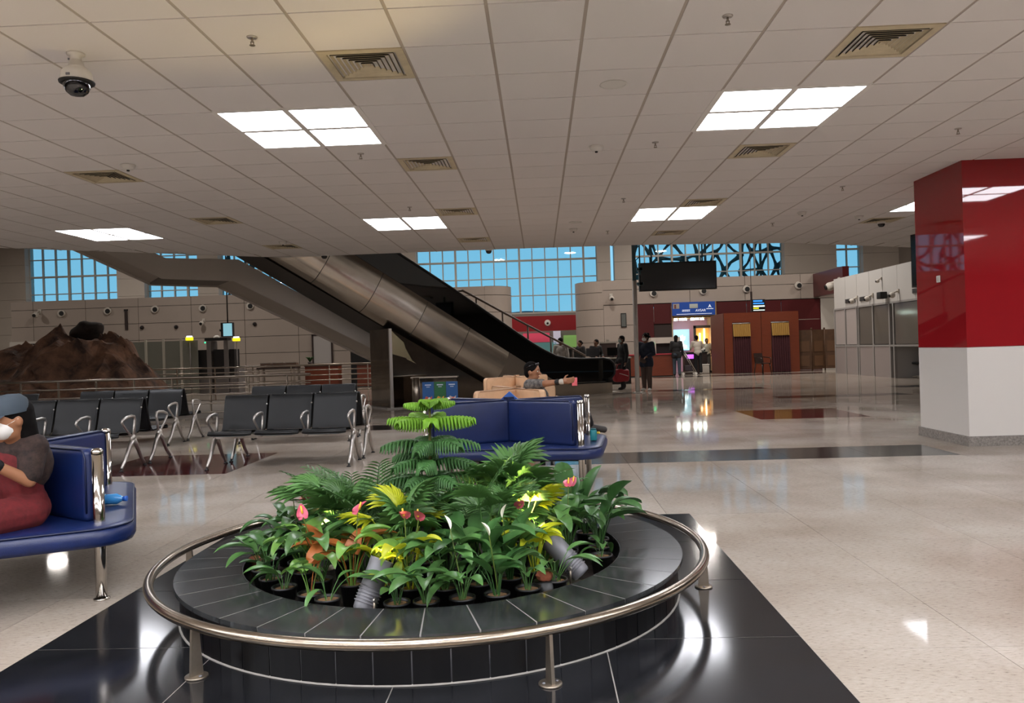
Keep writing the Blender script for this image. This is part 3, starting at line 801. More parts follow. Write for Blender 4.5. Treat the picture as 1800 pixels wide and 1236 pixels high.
MB().bx(-.30, .42, 0, .10, 0, .95).build('backlit_panel', mat('panel_blue', '#a9d3e6', .4, emit='#a9d3e6', estr=.8), lg)
gl = mat('logo_glow', '#ffffff', .4, emit='#eaffff', estr=3.0)
MB().prism([(-.25, .10), (-.18, .22), (-.08, .18), (-.02, .32), (.02, .50), (.00, .66), (.07, .60), (.11, .70), (.15, .58), (.23, .62), (.20, .48), (.12, .42), (.14, .26), (.28, .20), (.30, .10), (.12, .06), (.05, .12), (-.02, .05), (-.12, .12)], -.03, 0, 'Y').build('glowing_figure', gl, lg)
MB().bx(-.28, .40, -.03, 0, .0, .045).build('light_strip', mat('cyan_glow', '#8fe6f2', .4, emit='#8fe6f2', estr=2.0), lg)
cn = thing('shop_counter', 'dark shop counter with a purple light in the shop entrance', 'counter', (6.72, SY - .45, 0))
MB().bx(-.50, .46, -.25, .25, 0, .88).build('counter_body', M['dark_brown'], cn)
MB().bx(-.52, .48, -.28, .28, .88, .92).build('counter_top', M['black_matte'], cn)
MB().rbox((-.26, -.28, .73), (.28, .05, .18), .02).build('purple_screen', mat('purple', '#b06ad0', .4, emit='#b45ad8', estr=1.6), cn)
hm = thing('white_bag', 'rounded white bag on the shop counter under the amber light', 'bag', (7.0, SY - .45, .921))
MB().sphere((0, 0, .09), (.19, .14, .10), 14, 8).build('bag_body', M['white_plastic'], hm); MB().sphere((.10, -.11, .06), (.04, .03, .04), 8, 6).build('bag_mouth', M['black_matte'], hm)
tr = thing('luggage_trolley', 'steel luggage trolley in front of the shop counter', 'trolley', (6.15, SY - 2.0, 0))
MB().tube([(-.3, -.2, .12), (.25, -.2, .12), (.25, .2, .12), (-.3, .2, .12)], .018, 6, closed=True).build('base_frame', M['cast_alu'], tr)
MB().tube([(.25, -.2, .12), (.02, -.2, .55), (-.2, -.2, .95), (-.2, .2, .95), (.02, .2, .55), (.25, .2, .12)], .018, 6).build('handle', M['cast_alu'], tr)
for a in (-.28, .24):
    for b2 in (-.2, .2): MB().cyl((a, b2 - .02, .055), (a, b2 + .02, .055), .055, n=14).build('wheel', M['white_plastic'], tr)
MB().box((-.05, 0, .28), (.30, .30, .20)).build('basket', mat('basket_dark', '#3a3238', .5), tr)
bxs = thing('white_crate', 'white crate on the floor below the amber lit doorway', 'crate', (6.98, SY - 1.1, 0))
MB().rbox((0, 0, .17), (.34, .28, .34), .03).build('crate_body', M['off_white'], bxs); MB().rbox((0, 0, .37), (.36, .30, .06), .015).build('lid', M['white_plastic'], bxs)

# ================================================================ KIOSK WITH CURTAINS
ki = thing('kiosk', 'reddish brown wooden kiosk with two curtained doorways', 'kiosk', (9.15, 33.0, 0))
MB().bx(-1.52, 1.53, .02, 1.7, 0, 2.50).build('kiosk_core', M['dark_brown'], ki)
xs_ = [-1.52, -1.18, -.45, .40, 1.13, 1.53]
MB().bx(-1.52, -1.18, -.02, .02, 0, 2.5).build('front_panel', M['laminate'], ki)
MB().bx(-.45, -.01, -.02, .02, 0, 2.5).build('front_panel', M['laminate'], ki)
MB().bx(.01, .40, -.02, .02, 0, 2.5).build('front_panel', M['laminate'], ki)
MB().bx(1.13, 1.53, -.02, .02, 0, 2.5).build('front_panel', M['laminate'], ki)
for a, b2 in ((-1.18, -.45), (.40, 1.13)): MB().bx(a, b2, -.02, .02, 2.10, 2.5).build('header_panel', M['laminate'], ki)
MB().add([(-1.54, -.02, 0), (-1.90, .75, 0), (-1.90, .75, 2.42), (-1.54, -.02, 2.5)], [(0, 1, 2, 3)]).add([(-1.52, .02, 0), (-1.86, .79, 0), (-1.86, .79, 2.42), (-1.52, .02, 2.5)], [(0, 1, 2, 3)]).build('side_panel', mat('laminate_pale', '#6d4238', .4), ki)
def curtain(mb, x0, x1, z0, z1, y, n=40, w=7, amp=.035):
    return mb.grid(lambda i, j: (x0 + (x1 - x0) * i / n, y + amp * math.sin(w * 2 * PI * i / n + j * .4) + .01 * j, z0 + (z1 - z0) * j / 3), n + 1, 4)
cm = mat('curtain_maroon', '#3d1119', .8); cy_ = mat('curtain_yellow', '#a07a38', .7)
for a, b2, off in ((-1.18, -.45, .02), (.40, 1.13, .03)):
    c = MB(); curtain(c, a + off, b2 + off, .02, 1.56, -.06, w=8); c.build('maroon_curtain', cm, ki)
    c = MB(); curtain(c, a + .02, b2 - .0, 1.52, 2.03, -.09, w=9, amp=.025); c.build('yellow_valance', cy_, ki)
    MB().cyl((a, -.05, 2.06), (b2, -.05, 2.06), .015, n=8).build('curtain_rod', M['cast_alu'], ki)
ch = thing('plastic_chair', 'dark brown plastic armchair between the kiosk curtains', 'chair', (8.92, 32.1, 0), .5)
pc = mat('plastic_brown', '#2a1a15', .4)
MB().rbox((0, 0, .41), (.46, .44, .03), .012).build('seat', pc, ch)
MB().grid(lambda i, j: ((i - 3) * .075, .20 + .05 * j / 4 * 1.5 - .03 * abs((i - 3) / 3) ** 2, .42 + .40 * j / 4), 7, 5).grid(lambda i, j: ((i - 3) * .075, .225 + .05 * j / 4 * 1.5 - .03 * abs((i - 3) / 3) ** 2, .42 + .40 * j / 4), 7, 5).build('backrest', pc, ch)
for sx in (-1, 1):
    MB().tube([(sx * .24, .22, .66), (sx * .27, 0, .64), (sx * .25, -.2, .62), (sx * .24, -.21, .42)], .022, 6).build('armrest', pc, ch)
    for sy in (-1, 1): MB().cyl((sx * .20, sy * .18, .41), (sx * .24, sy * .23, 0), .024, .018, n=8).build('leg', pc, ch)
fs = thing('folding_screen', 'brown three-panel folding screen beside the kiosk', 'screen', (11.6, 33.3, 0))
fb = mat('screen_brown', '#4f3520', .6, var=.2, vscale=5); fb2 = mat('screen_brown_inset', '#5d4028', .6)
pts = [(-.85, .10), (-.33, -.08), (.25, .08), (.75, -.06)]
for (xa, ya), (xb, yb) in zip(pts[:-1], pts[1:]):
    L_ = math.hypot(xb - xa, yb - ya); an = math.atan2(yb - ya, xb - xa); mid = ((xa + xb) / 2, (ya + yb) / 2)
    p = MB().box((mid[0], mid[1], .90), (L_ - .03, .035, 1.62), an).build('screen_panel', fb, fs)
    for z in (.42, 1.02): MB().box((mid[0] + math.sin(an) * .02, mid[1] - math.cos(an) * .02, z), (L_ - .2, .02, .44), an).build('inset', fb2, p)
for x, y in pts:
    MB().cyl((x, y, 0), (x, y, 1.72), .03, n=8).sphere((x, y, 1.75), .045, 10, 6).build('screen_post', fb, fs)
hs = thing('hanging_flight_sign', 'small lit blue and yellow information sign above the kiosk', 'sign', (8.24, 30.0, 2.42))
MB().bx(-.24, .24, -.05, .05, 0, .45).build('sign_case', M['black_matte'], hs)
for z, hgt, w_, c in ((.36, .06, .34, '#2f7fd0'), (.27, .05, .40, '#2f7fd0'), (.17, .05, .42, '#d6efe9'), (.10, .04, .2, '#e6d61e'), (.03, .03, .42, '#cfe9e0')):
    MB().bx(-.2, -.2 + w_, -.056, -.05, z, z + hgt).build('lit_line', mat('lit_' + c[1:], c, .4, emit=c, estr=1.3), hs)
MB().bx(-.28, -.22, -.03, .03, 0, .75).bx(-.26, -.24, -.01, .01, .7, 6.2).build('hanger', M['dark_brown'], hs)

# ================================================================ COUNTER WITH SCANNER AND DESKS AT THE RIGHT BACK
ct = thing('reception_counter', 'reddish brown counter with a scanner in front of the dark bay', 'counter', (4.75, 32.4, 0))
MB().bx(-1.9, .62, -.3, .4, .04, .88).build('counter_body', M['laminate'], ct); MB().bx(-1.92, .64, -.33, .43, .88, .92).build('counter_top', mat('pink_top', '#a8343f', .4), ct)
MB().bx(-1.85, .58, -.26, .36, 0, .04).build('plinth', M['black_matte'], ct)
xr = thing('baggage_scanner', 'white baggage scanner with a dark mouth and green lamp', 'scanner', (5.0, 32.8, .92))
MB().bx(-.35, .75, -.2, .5, .42, .66).bx(-.45, -.25, -.25, .5, 0, .66).bx(.62, .75, -.2, .5, 0, .42).build('scanner_body', M['off_white'], xr)
MB().bx(-.25, .62, -.1, .45, 0, .42).build('scanner_mouth', M['black_matte'], xr)
MB().cyl((-.36, -.27, .42), (-.36, -.25, .42), .05, n=12).build('green_lamp', mat('green_lamp', '#2fe08a', .4, emit='#2fe08a', estr=3.0), xr)
bd = thing('notice_easel', 'tall brown notice board standing behind the desks', 'notice board', (2.45, 28.6, 0))
MB().bx(-.30, .30, -.02, .02, .75, 1.42).build('board', mat('board_brown', '#4a3a36', .6), bd)
MB().bx(-.32, .32, -.03, .03, 1.40, 1.45).bx(-.05, .05, -.03, .03, 1.45, 1.53).build('board_clip', M['off_white'], bd)
for sx in (-1, 1): MB().cyl((sx * .25, 0, .8), (sx * .32, -.15, 0), .02, n=6).build('leg', M['dark_brown'], bd)
MB().cyl((0, 0, .8), (0, .4, 0), .02, n=6).build('leg', M['dark_brown'], bd)
dk = thing('dark_desk', 'long dark desk with a pale top behind the escalator end', 'desk', (1.75, 27.2, 0))
MB().bx(-1.3, 1.3, -.35, .35, 0, .86).build('desk_body', M['black_matte'], dk); MB().bx(-1.33, 1.33, -.38, .38, .86, .90).build('desk_top', M['off_white'], dk)
for x, lb in ((-.55, 'flat dark monitor on the desk, left one'), (.05, 'flat dark monitor on the desk, middle one'), (.75, 'flat dark monitor on the desk beside the notice board')):
    mn = thing('desk_monitor', lb, 'monitor', (1.75 + x, 27.2, .90), .4 * x, 'monitors on the dark desk')
    MB().bx(-.22, .22, -.02, .02, .06, .34).build('monitor_panel', M['screen_off'], mn); MB().bx(-.03, .03, 0, .03, 0, .1).bx(-.1, .1, -.06, .08, 0, .012).build('monitor_stand', M['black_matte'], mn)

# ================================================================ WHITE CABIN ON THE RIGHT
cb = struct_root('wall_cabin', 'white panelled cabin with frosted windows on the right')
KX = 11.2
MB().bx(KX + .05, KX + 3, 20.4, 30.4, 2.42, 3.54).build('cabin_core', M['wall_grey'], cb)
ys_ = [30.4, 29.3, 28.25, 27.2, 26.15, 25.1, 23.9, 22.7, 21.5, 20.4]
cw = mat('cabin_white', '#b9b6b2', .5, rnd=.02); cg = mat('cabin_lower', '#8f8683', .4, rnd=.03)
for a, b2 in zip(ys_[:-1], ys_[1:]):
    MB().bx(KX, KX + .05, b2 + .008, a - .008, 2.42, 3.55).build('upper_panel', cw, cb)
bays = [(30.4, 29.35, 0), (29.35, 28.3, 0), (28.15, 26.95, 1), (26.95, 25.7, 1), (25.4, 23.0, 2), (22.9, 20.4, 2)]
for a, b2, k in bays:
    if k < 2: MB().bx(KX, KX + .05, b2 + .01, a - .01, 0, 1.02).build('lower_panel', cg, cb)
    MB().bx(KX + .01, KX + .03, b2 + .06, a - .06, 1.08, 2.36).build('pane', mat('frosted_pane', '#a39b98', .35) if k == 0 else M['glass_smoke'], cb)
al = MB()
for y in (30.38, 29.35, 28.3, 28.15, 26.95, 25.7, 25.42, 22.95, 20.45): al.bx(KX - .02, KX + .06, y - .04, y + .04, 0, 2.42)
al.build('cabin_post', mat('cabin_frame', '#8d8a87', .45), cb)
for z in (1.03, 2.40): MB().bx(KX - .015, KX + .055, 20.4, 30.4, z - .03, z + .03).build('cabin_rail', MATS['cabin_frame'], cb)
MB().bx(KX + 2.9, KX + 3, 20.4, 30.4, 0, 2.42).bx(KX + .05, KX + 3, 30.3, 30.4, 0, 2.42).bx(KX + .05, KX + 3, 25.55, 25.6, 0, 2.42).build('cabin_back', cw, cb)
for y, lb in ((28.8, 'dark grille under the cabin panels, far one'), (27.5, 'dark grille under the cabin panels, middle one'), (23.6, 'dark grille beside the red pillar on the cabin')):
    g = thing('cabin_grille', lb, 'vent', (KX, y, 2.58), 0, 'dark grilles on the cabin')
    MB().bx(-.03, 0, -.45, .45, 0, .15).build('grille_frame', MATS['cabin_frame'], g)
    for q in range(4): MB().bx(-.045, -.03, -.43, .43, .012 + q * .035, .03 + q * .035).build('grille_slat', M['black_matte'], g)
for y, lb in ((28.2, 'round white camera on the cabin, farthest'), (26.9, 'round white camera on the cabin, middle one'), (25.0, 'round white camera on the cabin nearest the pillar')):
    wallcam(KX, y, 2.62, lb, -PI / 2, .85, 'round cameras on the cabin')
wallcam(KX, 26.2, 3.15, 'small twin camera high on the white cabin panels', -PI / 2, .55)
bb = thing('black_projector', 'small black box bracketed to the cabin front', 'projector', (KX, 25.85, 2.55))
MB().rbox((-.16, 0, .1), (.22, .30, .22), .02).build('box', M['black_matte'], bb); MB().bx(-.1, 0, -.03, .03, .05, .15).build('bracket', MATS['cabin_frame'], bb)
ds = thing('office_desk', 'desk with papers under the cabin window beside the pillar', 'desk', (12.0, 23.9, 0), 0)
MB().bx(-.35, .35, -.9, .9, .72, .76).build('desk_top', mat('desk_wood', '#8a6d50', .5), ds)
for a in (-.3, .3):
    for b2 in (-.82, .82): MB().bx(a - .03, a + .03, b2 - .03, b2 + .03, 0, .72).build('desk_leg', MATS['cabin_frame'], ds)
for q, (x, y, c) in enumerate(((-.2, .5, '#d8d2c4'), (-.1, .2, '#c7a06a'), (-.2, -.1, '#d8d2c4'), (-.15, -.45, '#3a3533'), (.12, -.76, '#d8d2c4'))):
    p = thing('paper_stack', ['white paper stack at the far end of the desk', 'tan box file on the desk', 'white paper stack mid desk', 'dark bag on the desk', 'white paper stack at the near end of the desk'][q], 'papers', (12.0 + x, 24.0 + y, .76), .3 * q)
    MB().bx(-.09, .09, -.12, .12, 0, .08 + .02 * (q % 3)).build('stack', mat('paper_' + c[1:], c, .6), p); MB().bx(-.08, .08, -.11, .11, .08 + .02 * (q % 3), .09 + .02 * (q % 3)).build('top_sheet', mat('paper_top', '#e4dfd4', .6), p)
oc = thing('swivel_chair', 'dark swivel chair under the desk beside the pillar', 'chair', (11.95, 25.2, 0))
MB().rbox((0, 0, .46), (.46, .46, .07), .03).build('seat', M['black_matte'], oc); MB().rbox((.2, 0, .72), (.05, .42, .4), .02).build('backrest', M['black_matte'], oc)
MB().cyl((0, 0, .06), (0, 0, .44), .03, n=8).build('column', M['cast_alu'], oc)
for q in range(5): MB().cyl((0, 0, .08), (.28 * math.cos(q * 1.2566), .28 * math.sin(q * 1.2566), .03), .02, n=6).build('base_arm', M['cast_alu'], oc)
tv2 = thing('edge_monitor', 'black hanging monitor seen edge-on beside the red pillar', 'monitor', (6.85, 14.2, 2.18), .12)
MB().bx(-.06, .10, -.35, .35, 0, .95).build('monitor_case', M['black_matte'], tv2); MB().bx(-.065, -.06, -.32, .32, .03, .92).build('monitor_screen', M['screen_off'], tv2)
MB().cyl((.02, 0, .95), (.02, 0, 1.16), .03, n=8).build('hanger', M['black_matte'], tv2)

# ================================================================ POLE AND BIG BLACK SCREEN
po = thing('white_pole', 'tall slim white pole standing beside the escalator end', 'pole', (2.62, 21.6, 0))
MB().cyl((0, 0, .02), (0, 0, 3.05), .062, n=16).build('pole_shaft', M['off_white'], po)
MB().lathe([(0, 0), (.15, 0), (.15, .02), (.07, .03), (.0, .03)], n=20).build('pole_flange', M['cast_alu'], po)
MB().cyl((0, 0, 3.05), (0, 0, 8.6), .05, n=12).cyl((.16, 0, 3.2), (.16, 0, 8.6), .02, n=8).build('pole_upper', M['mullion_dark'], po)
for q in range(9): MB().cyl((0, 0, 3.25 + q * .3), (.16, 0, 3.4 + q * .3), .014, n=6).build('pole_brace', M['mullion_dark'], po)
tv = thing('black_display_screen', 'large switched-off black display screen hung from the pole', 'screen', (3.86, 22.0, 2.78))
MB().bx(-1.06, 1.06, -.05, .12, 0, .78).build('screen_case', M['black_matte'], tv); MB().bx(-1.03, 1.03, -.055, -.05, .03, .75).build('screen_face', M['screen_off'], tv)
for z in (.15, .55): MB().bx(-1.17, -1.0, -.42, -.34, z, z + .07).bx(-1.10, -1.02, -.42, .05, z, z + .07).build('screen_bracket', M['mullion_dark'], tv)
for x in (-.7, .7): MB().cyl((x, .05, .78), (x, .05, 5.82), .02, n=8).build('hanger_rod', M['mullion_dark'], tv)

# ================================================================ LEFT HALL: ROCK GARDEN, RAILINGS, GATES
bed = struct('floor_garden', MB().bx(-36, -5.4, 17.3, 23.6, -.18, -.03), M['moss'], 'dark mossy garden bed below the railing')
def rock():
    n, m_ = 130, 80
    peaks = [(-12.15, 20.4, 2.10, 1.5, 1.2), (-13.6, 20.9, 1.75, 1.5, 1.4), (-11.0, 20.3, 1.72, .75, 1.1), (-15.4, 21, 1.5, 2.0, 1.4), (-12.6, 19.2, .95, 2.2, .8), (-10.75, 19.9, 1.2, .55, .9)]
    def P(i, j):
        x = -18.0 + i * (8.0 / (n - 1)); y = 17.9 + j * (5.2 / (m_ - 1))
        h = 0.0
        for px, py, ph, sx, sy in peaks:
            d = ((x - px) / sx) ** 2 + ((y - py) / sy) ** 2
            h = max(h, ph * max(0.0, 1 - d * .42) ** .8)
        v = Vector((x, y, h * .6))
        rg = 1 - abs(noise.noise(v * .8 + Vector((3, 1, 7)))) * 2.2
        r2 = 1 - abs(noise.noise(v * 2.1 + Vector((1, 5, 2)))) * 2.2
        r3 = 1 - abs(noise.noise(v * 5.0)) * 2.0
        h *= .76 + .26 * rg + .11 * r2 + .03 * r3
        if h < .04: h = -.06
        return (x + .22 * noise.noise(v * 1.7 + Vector((9, 0, 0))) * min(1, h), y + .25 * noise.noise(v * 2.3 + Vector((0, 4, 0))) * min(1, h), h)
    return MB().grid(P, n, m_, smooth=False)
rk = tag(rock().build('rock_mound', M['rock'], None), 'large brown artificial rock mound behind the left railing', 'rock')
rt = thing('mound_boulder', 'dark rounded boulder lying on top of the rock mound', 'boulder', (-12.15, 20.9, 1.80))
def bl():
    mb = MB(); mb.sphere((0, 0, .3), (.42, .34, .30), 20, 12)
    mb.v = [tuple(Vector(p) + Vector((0, 0, .3)) * 0 + (Vector(p) - Vector((0, 0, .3))) * (.28 * noise.noise(Vector(p) * 3.1))) for p in mb.v]
    return mb
bl().build('boulder', mat('rock_dark', '#2c211b', .9, var=.5, vscale=5, bump=.6, bscale=8), rt)
def railing(name, label, x0, x1, y, zs, pitch, m, top_r=.025, x_posts=None):
    r = thing(name, label, 'railing', (x0, y, -.03))
    for q, z in enumerate(zs): MB().cyl((0, 0, z + .03), (x1 - x0, 0, z + .03), top_r if q == 0 else .016, n=8).build('rail', M['brushed_steel'], r)
    n = int((x1 - x0) / pitch)
    for i in range(n + 1):
        x = .25 + i * pitch
        MB().bx(x - .012, x + .012, .0, .05, 0, zs[0] + .01).build('post', M['post_steel'], r)
        MB().cyl((x, .02, zs[0] - .06), (x, 0, zs[0] + .02), .014, n=6).build('saddle', M['post_steel'], r)
    return r
railing('garden_railing', 'steel railing with thin bars in front of the rock mound', -20.0, -4.95, 16.85, [.90, .715, .525, .33, .14], .84, None)
railing('back_railing', 'far steel railing on the other side of the rock garden', -20.0, -4.0, 24.3, [1.0, .84, .68, .52, .36, .20], 1.2, None)
# glass partition: row of frosted sheets with pale posts
gp = thing('glass_partition', 'row of pale glass sheets with slim posts beside the rock', 'partition', (-15.8, 28.6, 0))
for q in range(5):
    MB().bx(q * .66 + .06, q * .66 + .62, -.01, .01, .05, 1.98).build('glass_sheet', M['glass_milk'], gp)
    MB().bx(q * .66 - .035, q * .66 + .035, -.03, .03, 0, 2.05).build('partition_post', mat('pale_post', '#b9b5a8', .5), gp)
for q, lb in enumerate(('left dark barrier post cluster behind the glass', 'right dark barrier post cluster behind the glass')):
    z = thing('queue_stand', lb, 'barrier', (-14.6 + q * 1.1, 29.2, 0), 0, 'barrier stands behind the glass')
    MB().bx(-.25, .25, -.05, .05, .05, .95).build('stand_panel', mat('barrier_grey', '#4a4743', .6), z); MB().bx(-.3, .3, -.2, .2, 0, .05).build('stand_foot', M['black_matte'], z)
for q, (x, lb) in enumerate(((-12.46, 'left dark walk-through detector panel under the yellow sign'), (-11.82, 'middle dark walk-through detector panel'), (-11.34, 'right dark walk-through detector panel below the monitor'))):
    z = thing('detector_gate', lb, 'security gate', (x, 29.0, 0), 0, 'walk-through detectors')
    w_ = .40 if q < 2 else .18
    MB().bx(-w_ / 2, w_ / 2, -.25, .25, .55, 1.62).build('dark_panel', mat('gate_dark', '#161618', .4), z)
    MB().bx(-w_ / 2, w_ / 2, -.28, .28, 0, .55).build('gate_foot', mat('gate_grey', '#6f6a68', .5), z)
    MB().bx(w_ / 2, w_ / 2 + .16, -.3, .3, 0, 1.94 if q < 2 else .9).build('gate_upright', mat('gate_grey', '#6f6a68', .5), z)
gh = thing('gate_header', 'dark header bar with a white lamp across the detectors', 'gate header', (-11.95, 29.0, 1.95))
MB().bx(-.42, .42, -.2, .2, 0, .10).build('header_bar', M['black_matte'], gh); MB().sphere((0, -.1, .12), (.12, .1, .08), 12, 8).build('header_lamp', M['white_plastic'], gh)
for sx in (-.4, .38): MB().sphere((sx, -.2, -.06), .03, 8, 6).build('green_light', MATS['green_lamp'], gh)
yl = mat('sign_yellow', '#e8d92a', .4, emit='#f0de20', estr=1.2); wh = mat('sign_glow', '#f4f6ff', .4, emit='#e8f0ff', estr=1.6)
for x, z, lb in ((-12.82, 1.98, 'yellow lit sign left of the detectors'), (-11.08, 1.90, 'yellow lit sign below the hanging monitor')):
    s_ = thing('yellow_lit_sign', lb, 'sign', (x, 28.55, z), 0, 'yellow lit signs at the security gates')
    MB().rbox((0, 0, .06), (.28, .06, .12), .02).build('yellow_face', yl, s_); MB().rbox((0, 0, .14), (.22, .05, .06), .02).build('white_lamp', wh, s_)
    MB().cyl((0, .03, .0), (0, .03, -z), .02, n=6).build('sign_stalk', MATS['gate_grey'], s_)
hm2 = thing('hanging_monitor', 'hanging monitor with a pale blue screen above the gates', 'monitor', (-11.40, 28.6, 2.07))
MB().bx(-.24, .20, -.06, .10, 0, .52).build('monitor_case', M['black_matte'], hm2); MB().bx(-.15, .18, -.065, -.06, .03, .49).build('monitor_screen', mat('screen_blue', '#8fc7d6', .3, emit='#8fc7d6', estr=.75), hm2)
MB().cyl((-.3, 0, .25), (-.2, 0, .25), .05, n=8).cyl((-.02, .05, .5), (-.02, .05, 6.6), .025, n=8).build('monitor_arm', M['black_matte'], hm2)
# counters behind the far railing
for x0, x1, lb in ((-9.2, -7.9, 'orange brown counter behind the railing, left one'), (-7.15, -5.9, 'orange brown counter behind the railing next to the dark opening')):
    c = thing('low_counter', lb, 'counter', (x0, 30.6, 0), 0, 'orange brown counters behind the railing')
    MB().bx(0, x1 - x0, 0, .6, .04, .86).build('counter_body', MATS['laminate'], c); MB().bx(-.02, x1 - x0 + .02, -.03, .62, .86, .90).build('counter_top', M['dark_brown'], c)
tb = thing('long_table', 'long low table with crates behind the far railing', 'table', (-10.9, 30.0, 0))
MB().bx(0, 1.5, 0, .7, .82, .88).build('table_top', M['dark_brown'], tb)
for a in (.05, 1.45):
    for b2 in (.05, .65): MB().bx(a - .04, a + .04, b2 - .04, b2 + .04, 0, .82).build('table_leg', mat('table_leg', '#8d8278', .6), tb)
for q in range(3):
    cr_ = thing('floor_crate', ['pale crate on the table, left', 'pale crate on the table, middle', 'pale crate on the table, right'][q], 'crate', (-10.6 + q * .5, 30.3, .88), 0, 'crates on the long table')
    MB().bx(-.2, .2, -.15, .15, 0, .18).build('crate_body', mat('crate_brown', '#6b5244', .6), cr_); MB().bx(-.21, .21, -.16, .16, .15, .19).build('crate_rim', MATS['table_leg'], cr_)
tp = thing('small_potted_plant', 'tiny potted plant on the counter below the stair', 'plant', (-9.05, 30.8, .90))
MB().lathe([(0, 0), (.07, 0), (.09, .14), (0, .14)], n=12).build('pot', M['dark_brown'], tp)
lf = MB()
for q in range(9):
    a = q * 2.4; lf.tube([(0, 0, .14), (.09 * math.cos(a), .09 * math.sin(a), .30), (.17 * math.cos(a), .17 * math.sin(a), .33)], [.02, .03, .005], 4)
lf.build('foliage', M['leaf_dark'], tp)
# ================================================================ ESCALATOR
A34 = math.radians(34.0)
EP0 = (1.96, 21.92)
ER = PI + A34                     # local x runs up the escalator, local y points to the camera side
T30 = math.tan(math.radians(30.0))
def ztop(t): return .96 + (t - 2.87) * .577
es = thing('escalator', 'steel-clad escalator with black balustrade rising to the left', 'escalator', (EP0[0], EP0[1], 0), ER)
def section(q):
    """side cladding across: q 0..1 -> (bulge towards camera, depth down the side)"""
    pr = [(0, 0), (.03, .12), (.05, .35), (.045, .55), (.0, .75), (-.09, .92), (-.22, 1.0), (-.36, 1.04)]
    f = q * (len(pr) - 1); i = min(int(f), len(pr) - 2); a = f - i
    return pr[i][0] * (1 - a) + pr[i + 1][0] * a, pr[i][1] * (1 - a) + pr[i + 1][1] * a
t0 = 3.3
while t0 < 9.8:
    t1 = min(t0 + 1.12, 9.9)
    def P(i, j, a=t0 + .006, b=t1 - .006):
        t = a + (b - a) * i / 6.0; bl_, dq = section(j / 21.0)
        wob = .006 * math.sin(t * 2.3 + j * .25)
        return (t + .5 * dq, bl_ + wob, ztop(t) - .866 * dq)
    MB().grid(P, 7, 22).build('cladding_panel', M['esc_steel'], es)
    t0 = t1
MB().prism([(0, 0), (3.26, 0), (3.82, .31), (3.295, 1.205), (2.87, .96), (2.3, .63), (1.95, .44), (1.6, .33), (1.3, .30), (0, .29)], -.04, .012, 'Y').build('lower_skirt', M['esc_steel'], es)
MB().prism([(0, 0), (3.26, 0), (9.9, 3.80), (9.9, 5.0), (2.87, .94), (1.6, .28), (0, .28)], -1.62, -1.58, 'Y').build('far_cladding', M['esc_black'], es)
# underside of the truss
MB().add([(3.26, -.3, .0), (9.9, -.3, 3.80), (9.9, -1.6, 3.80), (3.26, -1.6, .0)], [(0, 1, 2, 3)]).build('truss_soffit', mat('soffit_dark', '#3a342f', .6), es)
# deck covers, glass, handrails on both sides
hand = [(9.9, ztop(9.9) + .76), (6.13, 3.60), (4.8, 2.83), (2.95, 1.70), (2.5, 1.43), (2.12, 1.23), (1.75, 1.07), (1.35, .985), (.9, .965), (.15, .96), (-.06, .92), (-.19, .82), (-.24, .68), (-.22, .53), (-.12, .42), (.05, .36)]
low = [(.05, .31), (1.3, .32), (1.6, .35), (1.95, .46), (2.3, .65), (2.87, .98), (9.9, ztop(9.9) + .02)]
for y, nm in ((-.16, 'near'), (-1.44, 'far')):
    poly = hand + low
    b_ = MB()
    b_.prism(poly, y - .006, y + .006, 'Y')
    b_.build('balustrade_glass', M['glass_dark'], es)
    MB().tube([(t, y, z) for t, z in hand], .042, 10, flat=.8).build('handrail', M['rubber'], es)
    MB().prism([(t, z) for t, z in low] + [(t, z - .06) for t, z in reversed(low)], y - .13, y + .13, 'Y').build('deck_cover', M['esc_black'], es)
    MB().tube([(t, y, z + .012) for t, z in low], .012, 6).build('glass_clamp', M['cast_alu'], es)
st = [(.2, .12)]
t = 1.6; z = .15
while t < 9.8:
    st += [(t, z), (t, z + .21)]; t += .364; z += .21
st += [(9.85, z), (9.85, z - 1.0), (2.2, -.0)]
MB().prism([(a, max(b, 0.01)) for a, b in st], -1.25, -.35, 'Y').build('steps', M['black_matte'], es)
MB().prism([(-.02, .0), (-.02, .34), (.10, .40), (.10, 0)], -.30, -.02, 'Y').prism([(-.02, .0), (-.02, .34), (.10, .40), (.10, 0)], -1.58, -1.30, 'Y').build('newel_base', M['esc_black'], es)
MB().bx(-.5, .2, -1.3, -.3, 0, .012).build('comb_plate', M['cast_alu'], es)
# metal-clad support below
sup = thing('escalator_support', 'mirror steel support pier under the escalator', 'pier', (EP0[0], EP0[1], 0), ER)
MB().prism([(3.5, 0), (3.5, .10), (6.6, 1.86), (6.6, 0)], .0, .10, 'Y').build('pier_side', M['esc_pillar_steel'], sup)
MB().add([(6.605, .10 - 1.2 * i / 8.0, 0.0 + 1.86 * j / 10.0) for j in range(11) for i in range(9)], [(j * 9 + i, j * 9 + i + 1, (j + 1) * 9 + i + 1, (j + 1) * 9 + i) for j in range(10) for i in range(8)], True).build('pier_face', M['esc_pillar_steel'], sup)
pf = sup.children[-1].data
for v in pf.vertices: v.co.x += .05 * noise.noise(v.co * 2.2) if 0 < v.co.z < 1.8 else 0
MB().prism([(3.6, 0), (3.6, .05), (6.59, 1.74), (6.59, 0)], -1.1, -.02, 'Y').build('pier_core', M['dark_brown'], sup)
MB().bx(6.56, 6.63, .08, .13, 0, 1.86).build('corner_trim', M['cast_alu'], sup)
MB().bx(3.4, 6.75, -1.2, .2, 0, .03).build('pier_plinth', M['grey_granite'], sup)
pl = MB()
